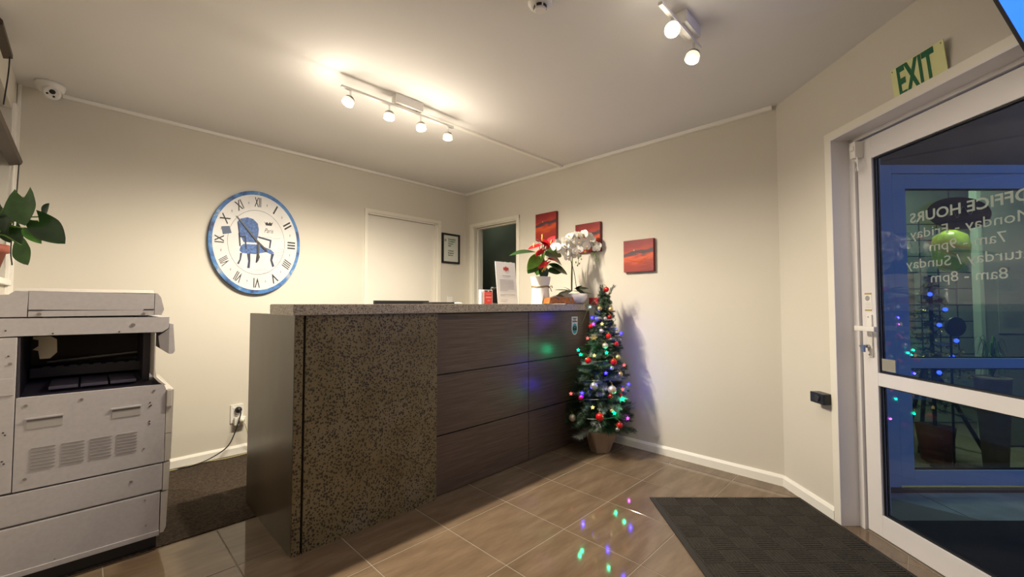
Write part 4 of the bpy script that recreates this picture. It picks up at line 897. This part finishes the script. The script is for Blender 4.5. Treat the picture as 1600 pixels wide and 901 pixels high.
# ================================================================== COPIER
YP = 2.56
cpq = thing('photocopier', 'large grey office photocopier standing by the left wall', 'photocopier', (0, YP, 0))
def K(x0, x1, z0, z1, y0=0.0, y1=.60, bev=.004): return bx(x0, x1, y0, y1, z0, z1, bev)
fY = lambda a, b, t: Vector((a, t, b))
obj('base_plinth', K(-.30, .262, 0.006, .078, .035, .56), 'black', cpq)
obj('lower_cabinet', K(-.305, .268, .075, .268, 0, .60, .006), 'copier', cpq)
obj('skirt', K(-.305, .268, .070, .092, -.004, .60, .002), 'copier', cpq)
obj('middle_panel', K(-.305, .274, .274, .396, 0, .60, .004), 'copier', cpq)
bm = BM(); prism(bm, [(.2705, .078), (.283, .078), (.292, .10), (.296, .262), (.2705, .262)], fY, .6); obj('drawer_front', bm, 'copier2', cpq)
bm = BM(); prism(bm, [(.276, .270), (.297, .270), (.301, .40), (.276, .395)], fY, .6); obj('drawer_front', bm, 'copier2', cpq)
bm = BM(); prism(bm, [(.280, .402), (.302, .408), (.305, .53), (.280, .53)], fY, .6); obj('front_cover', bm, 'copier2', cpq)
bm = BM(); prism(bm, [(.280, .533), (.305, .533), (.307, .735), (.280, .735)], fY, .6); obj('front_cover', bm, 'copier2', cpq)
obj('latch', K(.281, .300, .655, .735, -.006, .02, .003), 'copier2', cpq)
obj('rear_column', K(-.305, -.1835, .403, 1.007, 0, .60, .003), 'copier', cpq)
bm = BM(); prism(bm, [(-.181, .403), (.278, .403), (.278, .74), (.268, .763), (-.181, .768)], fY, .012); obj('side_panel', bm, 'copier', cpq)
obj('body_core', K(-.181, .278, .403, .735, .014, .60, 0), 'copier', cpq)
# grip recesses and vents laid on the surface, their shade put in as darker grey
for x0, x1, z0, z1 in ((-.152, -.052, .640, .682), (.095, .190, .636, .678)):
    bm = BM(); box(bm, x0, x1, -.0015, .0005, z0, z1, .0007); h = obj('grip_recess', bm, mat('recess_shade_grey', (.34, .32, .31), .6), cpq)
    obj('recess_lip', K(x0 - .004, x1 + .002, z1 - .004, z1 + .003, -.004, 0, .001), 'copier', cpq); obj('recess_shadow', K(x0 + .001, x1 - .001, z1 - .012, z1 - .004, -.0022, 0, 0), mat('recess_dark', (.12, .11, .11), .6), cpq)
for g in range(4):
    x0 = -.136 + g * .0835
    bm = BM()
    for k in range(7): z = .478 + k * .0135; box(bm, x0, x0 + .066, -.0022, 0, z, z + .0045)
    obj('vent_slot', bm, mat('slot_shade_grey', (.24, .225, .22), .6), cpq)
bm = BM()
for x, z, r in ((-.155, .735, .006), (.0, .735, .006), (.235, .738, .005), (-.150, .445, .006), (.205, .480, .004), (.165, .342, .006), (-.06, .10, .003), (-.285, 1.03, .0), (.155, 1.045, .008), (-.13, 1.098, .007), (.19, 1.095, .006), (-.20, .905, .006), (-.29, .72, .006), (.215, .245, .003), (.22, .13, .003)):
    if r: lathe(bm, [(r, 0), (r, .0016)], (x, 0 if z < 1.01 else 0, z), 10, 'Y')
obj('screw', bm, 'screw', cpq)
bm = BM()
for x, z in ((.222, .685), (.226, .672), (.221, .668), (.222, .60), (.222, .588), (-.205, .935), (-.21, .64), (-.205, .63), (-.21, .53), (-.205, .52), (.11, 1.016), (-.09, 1.018), (-.215, 1.035)): lathe(bm, [(.0032, 0), (.0032, .0014)], (x, 0, z), 8, 'Y')
obj('hole', bm, 'copdark', cpq)
obj('small_flap', K(-.225, -.188, .782, .848, -.0025, 0, .001), 'copier', cpq)
# output cavity
obj('cavity_back', K(-.181, .235, .775, 1.005, .50, .515, 0), mat('cavity_brown', (.05, .038, .03), .7), cpq)
obj('cavity_floor', K(-.181, .276, .70, .752, .014, .59, .003), 'coptray', cpq)
bm = BM(); prism(bm, [(.014, .752), (.40, .782), (.50, .785), (.50, .752)], lambda a, b, t: Vector((-.178 + t, a, b)), .41); obj('output_tray', bm, 'coptray', cpq)
bm = BM()
for k in range(3): box(bm, -.10 + k * .095, -.012 + k * .095, .10, .36, .775, .789, .003, None)
obj('tray_ridge', bm, 'coptray', cpq)
obj('cavity_side', K(-.1815, -.176, .752, 1.005, .002, .5, 0), 'copdark', cpq)
obj('corner_post', K(.205, .232, .765, 1.005, .18, .5, .003), 'copdark', cpq)
bm = BM(); prism(bm, [(.236, 1.005), (.236, .84), (.242, .80), (.262, .775), (.278, .758), (.268, .76), (.25, .775), (.232, .80), (.232, 1.005)], fY, .4); obj('curved_fascia', bm, 'copier2', cpq)
bm = BM(); tube(bm, [(-.12, .42, .862), (.20, .42, .885)], .008); obj('roller_bar', bm, 'steel', cpq)
bm = BM(); box(bm, -.17, .21, .35, .50, .80, .845, .004)
for k in range(8): box(bm, -.13 + k * .042, -.105 + k * .042, .345, .352, .84, .85)
obj('exit_slot', bm, 'copdark', cpq)
bm = BM(); prism(bm, [(-.151, 1.0), (-.10, 1.0), (-.082, .985), (-.080, .93), (-.10, .905), (-.13, .905), (-.135, .94), (-.151, .945), (-.135, .96), (-.135, .985), (-.151, .99)], lambda a, b, t: Vector((a, .14 + t, b)), .006); obj('lit_wall_patch', bm, mat('lit_wall_patch', (.42, .36, .24), .6), cpq)  # beige plate stands in for the lit wall glimpsed through the cavity
# scanner body
bm = BM(); prism(bm, [(-.305, 1.010), (-.183, 1.012), (.258, 1.008), (.281, 1.026), (.283, 1.078), (-.305, 1.084)], fY, .55); obj('scanner_body', bm, 'copier', cpq)
bm = BM(); prism(bm, [(-.305, 1.088), (-.162, 1.088), (-.160, 1.19), (-.195, 1.192), (-.212, 1.176), (-.305, 1.172)], fY, .5); obj('feeder_hinge_cover', bm, 'copier', cpq)
bm = BM(); box(bm, -.159, .226, 0, .5, 1.088, 1.112); box(bm, -.159, .226, .004, .5, 1.117, 1.12); prism(bm, [(-.159, 1.116), (.226, 1.112), (.226, 1.186), (-.159, 1.193)], fY, .5)
obj('feeder_side', bm, 'copier', cpq)
bm = BM(); prism(bm, [(0, 1.191), (.5, 1.191), (.48, 1.205), (.03, 1.205)], lambda a, b, t: Vector((-.195 + t, a, b - .004 * t)), .42); obj('feeder_top', bm, 'copier2', cpq)
bm = BM(); prism(bm, [(.228, 1.088), (.253, 1.088), (.262, 1.115), (.250, 1.17), (.238, 1.188), (.228, 1.19)], fY, .5); obj('feeder_end', bm, 'copier', cpq)
lb = obj('caution_label', bx(.11, .19, .06, .12, 1.2016, 1.2026), mat('label_grey', (.42, .40, .38), .6), cpq)
bm = BM(); box(bm, -.12, -.075, -.001, .001, 1.0845, 1.0875); box(bm, .17, .205, -.001, .001, 1.0845, 1.0875); box(bm, -.157, -.12, -.001, .001, 1.112, 1.1165); box(bm, .19, .226, -.001, .001, 1.112, 1.116); obj('gap_mark', bm, 'black', cpq)
bm = BM(); prism(bm, [(.262, 1.002), (.284, 1.022), (.287, 1.046), (.299, 1.044), (.308, .915), (.300, .902), (.286, .902), (.252, .932), (.245, .99)], lambda a, b, t: Vector((a, .01 + t, b)), .42); obj('control_panel', bm, 'copier', cpq)
bm = BM(); prism(bm, [(.262, 1.0), (.284, 1.02), (.284, .904), (.252, .932), (.245, .99)], lambda a, b, t: Vector((a, .006 + t, b)), .004); obj('control_panel_cap', bm, mat('panel_cap', (.23, .21, .21), .5), cpq)

# ================================================================== WINDOW SILL PLANT
pp = thing('potted_pothos', 'potted plant with large heart-shaped leaves on the left window sill', 'plant', (-.335, 2.97, WZ0))
PB = Vector((-.335, 2.97, WZ0))
bm = BM(); lathe(bm, [(.055, 0), (.078, .10), (.088, .10), (.088, .135), (.076, .135), (.07, .11)], (0, 0, 0), 24); obj('pot', bm, 'terra', pp, True)
bm = BM(); lathe(bm, [(1e-5, .12), (.075, .12)], (0, 0, 0), 16); obj('soil', bm, 'soil', pp)
def prel(u, v, s): return pts(u, v, s) - PB
for b, t, wd_, m, nz, ds in (((37, 308), (34, 351), .16, 'leaf', .1, 1.80), ((60, 345), (97, 378), .125, 'leafdk', .5, 1.82), ((68, 338), (74, 317), .05, 'leafdk', .4, 1.85), ((36, 356), (62, 378), .045, 'leaf', .9, 1.84), ((33, 383), (40, 413), .085, 'leaf', .3, 1.80), ((24, 355), (31, 383), .065, 'leafdk', .3, 1.86), ((6, 326), (2, 362), .09, 'leafdk', .4, 1.84), ((14, 352), (20, 326), .06, 'leafdk', .3, 1.90), ((8, 350), (12, 378), .08, 'leafdk', .2, 1.88)):
    bm = BM(); pb_, pt_ = prel(b[0], b[1], ds), prel(t[0], t[1], ds - .02); leafm(bm, pb_, pt_, wd_, tocam + Vector((0, 0, nz)), 'heart' if wd_ > .06 else 'oval', .10, .10); obj('leaf', bm, m, pp, True)
    bm = BM(); tube(bm, bez([(0.02, 0, .12), ((pb_ + Vector((0, 0, .12))) * .5 + Vector((0, 0, .05))), pb_], 6), .003, 6); obj('stem', bm, 'stem', pp, True)

# ================================================================== CHRISTMAS TREE
TL_, TS = .685, 3.31
def LN(z): return rt * (.048 * max(0, z - .2))
tb = W(TL_, TS, 0)
tr = thing('christmas_tree', 'small decorated artificial Christmas tree beside the right end of counter', 'christmas tree', tb)
def wobk(a, z): return (.05 + .5 * z) * math.sin(4 * a + .6) + .06 * math.sin(7 * a + 2 + z * 10) + .04 * math.sin(13 * a + z * 20)
bm = BM(); lathe(bm, [(.072, 0), (.082, .03), (.108, .12), (.128, .175), (.115, .17), (.085, .10)], (0, 0, .001), 44, wob=wobk); obj('paper_wrap', bm, 'kraft', tr, 'auto')
bm = BM(); lathe(bm, [(.06, .01), (.08, .12)], (0, 0, 0), 16); obj('pot', bm, 'terra', tr)
bm = BM(); lathe(bm, [(1e-5, .125), (.08, .12)], (0, 0, 0), 16); obj('soil', bm, 'soil', tr)
bm = BM(); tube(bm, [(0, 0, .1), (0, 0, .2), LN(1.2) + Vector((0, 0, 1.2))], .022, 10, .006); obj('trunk', bm, 'bark', tr, True)
bvar = []
for k in range(10):
    bm = BM(); tube(bm, [(0, 0, 0), (0, 0, 1)], .004, 5, .002); 
    d = random.random
    for j in range(3): 
        a = random.random() * 2 * PI; q = Vector((math.cos(a) * .28, math.sin(a) * .28, .75 + random.random() * .3)); blades(bm, (0, 0, .25 + .2 * j), q, 85, .45, .14, .0075)
    blades(bm, (0, 0, .1), (0, 0, 1), 200, .98, .15, .0075)
    me = bpy.data.meshes.new('branch'); bm.to_mesh(me); bm.free(); me.materials.append(M['needlefrost' if k in (0, 1) else 'needle']); bvar.append(me)
NB = 285
def RT(z): return max(.035, .240 * (1 - min(.999, max(0, z - .25) / 1.02)) ** .75 + .014)
for k in range(NB):
    z = .20 + 1.0 * (k / NB) ** 1.15; an = k * 2.39996 + random.uniform(-.2, .2); r = RT(z + .03) * random.uniform(.80, 1.06)
    dr = Vector((math.cos(an), math.sin(an), random.uniform(-.12, .22) - .1 * (z < .4) + max(0, z - .95) * 1.8)).normalized()
    tq = tb + LN(z); end = tq + dr * r
    if end.x > 3.03: r *= max(.2, (3.03 - tq.x) / (dr.x * r))
    if tq.y + dr.y * r > 2.02 and z < 1.16: r *= max(.2, (2.02 - tq.y) / (dr.y * r))
    q = dr.to_track_quat('Z', 'Y').to_euler(); lower = z < .75
    o = obj('branch', bvar[(random.choice((0, 1)) if (random.random() < (.22 if lower else .10)) else random.randint(2, 9))], 'needle', tr, loc=LN(z) + Vector((0, 0, z)), rot=q); o.scale = (max(.12, r) * 1.0, max(.12, r) * 1.0, r)
for k in range(7):
    o = obj('branch', bvar[2 + k % 8], 'needle', tr, loc=LN(1.1) + Vector((0, 0, 1.07 + k * .012)), rot=((k - 3) * .16, math.cos(k * 2.2) * .25, k)); o.scale = (.11, .11, .15)
def onsurf(u, v, push=.0):
    z = pts(u, v, TS - .12).z; r = RT(z); l = (u - CX) / F * (TS - .12) ; dl = l - TL_ - .048 * max(0, z - .2)
    s = TS - math.sqrt(max(0, r * r - dl * dl)) - .012 - push
    return pts(u, v, s)
MR = {}
for nme, c, rg, me_ in (('red', (.62, .012, .012), .18, .25), ('darkred', (.28, .01, .012), .25, .2), ('gold', (.66, .50, .22), .3, .7), ('champagne', (.60, .52, .40), .35, .6), ('silver', (.55, .56, .52), .28, .7), ('darksilver', (.25, .25, .26), .25, .8), ('magenta', (.55, .01, .10), .2, .2)):
    MR[nme] = mat(nme + '_bauble', c, rg, me_, noise=(40, .25) if nme in ('silver',) else None)
bau = [(947.6, 452, 4.2, 'red', 'red glossy bauble at the very top of the tree'), (953, 495, 3.8, 'darkred', 'dark red bauble right of the trunk just below the top tier'), (923, 509.5, 3.6, 'red', 'small red bauble on the upper left edge of the tree'),
 (950.7, 525, 4.2, 'red', 'red bauble hanging right of centre in the upper third'), (963, 537, 3.8, 'red', 'red bauble on the right edge above the middle tier'), (918.8, 563, 5, 'red', 'red bauble on the left side of the middle tier'),
 (959, 565, 5, 'red', 'red bauble right of centre beside a gold bauble in the middle tier'), (908, 621, 4, 'magenta', 'magenta-red bauble under the blue light on the left'), (954, 619, 3.8, 'darkred', 'dark red bauble just under the largest champagne bauble'),
 (970, 617.5, 3, 'red', 'tiny red bauble on the right edge beside a pink star'), (937, 651, 6, 'red', 'largest red bauble low at the centre of the tree'), (968, 664, 4.6, 'red', 'lowest red bauble hanging at the right bottom of tree'),
 (937, 482, 4, 'gold', 'gold bauble on the left of the top tier'), (954.5, 483, 4, 'gold', 'gold bauble on the right of the top tier'), (946, 497.5, 3, 'silver', 'small pale silver bauble in the centre below the gold pair'),
 (939.6, 517, 3.6, 'silver', 'pale greenish silver bauble left of the upper red bauble'), (945.6, 540, 4.6, 'champagne', 'champagne bauble at the centre above the green lamp'), (965.6, 558, 4, 'gold', 'gold bauble near right edge above the red middle bauble'),
 (956, 574.5, 3, 'silver', 'small silver bauble beneath the middle right red bauble'), (969, 584, 3.8, 'gold', 'gold bauble on the right edge at mid height'), (928, 603, 6, 'silver', 'patterned silver bauble left of centre in the lower half'),
 (956.5, 609, 6.6, 'champagne', 'largest champagne bauble right of centre in the lower half'), (894.5, 652.5, 5.6, 'champagne', 'champagne bauble hanging at the far lower left of the tree'), (964.6, 671, 3.6, 'darksilver', 'dark silver bauble at the bottom right under the lowest red one'),
 (956, 641.5, 3, 'gold', 'small gold bauble beside the green lamp near the bottom')]
for u, v, r, c, lab in bau:
    p = onsurf(u, v); rr = r / F * (TS - .2) * 1.02
    o = thing('bauble', lab, 'bauble', p, 0, 'baubles on the Christmas tree')
    bm = BM(); ball(bm, (0, 0, 0), rr, 18, 12); obj('ball', bm, MR[c], o, True)
    bm = BM(); lathe(bm, [(rr * .22, rr * .93), (rr * .22, rr * 1.18)], (0, 0, 0), 10); tube(bm, [(0, 0, rr * 1.1), (0, 0.004, rr * 1.6), (0, .02, rr * 1.9)], .0012, 5); obj('cap', bm, 'gold', o)
rbn = thing('ribbon_bow', 'crinkled gold ribbon bow in the upper left of the tree', 'ribbon', onsurf(927.6, 526.5))
for k in range(6):
    a = k * PI / 3; bm = BM(); leafm(bm, (0, 0, 0), (rt * math.cos(a) * .028 + Vector((0, 0, math.sin(a) * .022)) - fw0 * .01), .016, tocam, 'oval', .2, .3, 6); obj('loop', bm, MR['gold'], rbn, True)
# light string with star lamps
LC = {'b': (.03, .02, 1.0), 'g': (.0, .8, .32), 'y': (1.0, .75, .25), 'r': (1.0, .16, .14), 'p': (.75, .10, .9), 'w': (.6, .8, .75)}
LM = {k: mat('star_lamp_' + k, tuple(.15 * q for q in c), .3, emit=c, estr={'b': 3.5, 'g': 1.3, 'y': 1.0, 'r': 1.0, 'p': 1.1, 'w': .8}[k]) for k, c in LC.items()}
stars = [(925, 496, 'b'), (970, 520, 'b'), (946.7, 582.5, 'b'), (982, 600, 'b'), (909.3, 613.6, 'b'), (903.4, 546.5, 'g'), (907, 553.5, 'g'), (947.6, 550.5, 'g'), (972.7, 622, 'g'), (960, 645, 'g'), (927, 506, 'p'), (918, 528, 'r'), (940.5, 505.7, 'y'), (928.5, 555, 'y'), (921.6, 479, 'w'), (892, 614.5, 'r'), (972.7, 608, 'r'), (926, 636, 'y'), (980.6, 653, 'p'), (975, 570, 'r')]
ls = thing('light_string', 'string of coloured star lights wound around the Christmas tree', 'string lights', tb)
spos = []
for u, v, c in stars:
    p = onsurf(u, v, .006) - tb; spos.append(p); bm = BM(); R1, R2 = .016, .007
    pp_ = [(math.cos(PI / 2 + PI * k / 5) * (R1 if k % 2 == 0 else R2), math.sin(PI / 2 + PI * k / 5) * (R1 if k % 2 == 0 else R2)) for k in range(10)]
    prism(bm, pp_, lambda a, b, t: rt * a + Vector((0, 0, b)) - fw0 * t, .006); obj('star_lamp', bm, LM[c], ls, loc=p)
    pw = {'b': .35, 'g': .22, 'p': .06}.get(c, 0)
    if pw:
        ld = bpy.data.lights.new('star_glow', 'POINT'); ld.energy = pw; ld.color = LC[c]; ld.shadow_soft_size = .008
        lo = bpy.data.objects.new('star_glow', ld); C.objects.link(lo); lo.parent = ls; lo.location = p - fw0 * .018
bm = BM(); q = []
for k in range(150):
    z = .22 + .98 * k / 150; r = RT(z) * .92; an = k * .30; q.append(LN(z) + Vector((math.cos(an) * r, math.sin(an) * r, z)))
tube(bm, q, .0016, 5); tube(bm, bez([q[-1], pts(935, 462, 3.2) - tb, pts(921, 478, 3.15) - tb, pts(913, 497, 3.13) - tb, pts(905, 512, 3.12) - tb], 8), .0016, 5)
obj('wire', bm, 'leafdk', ls)
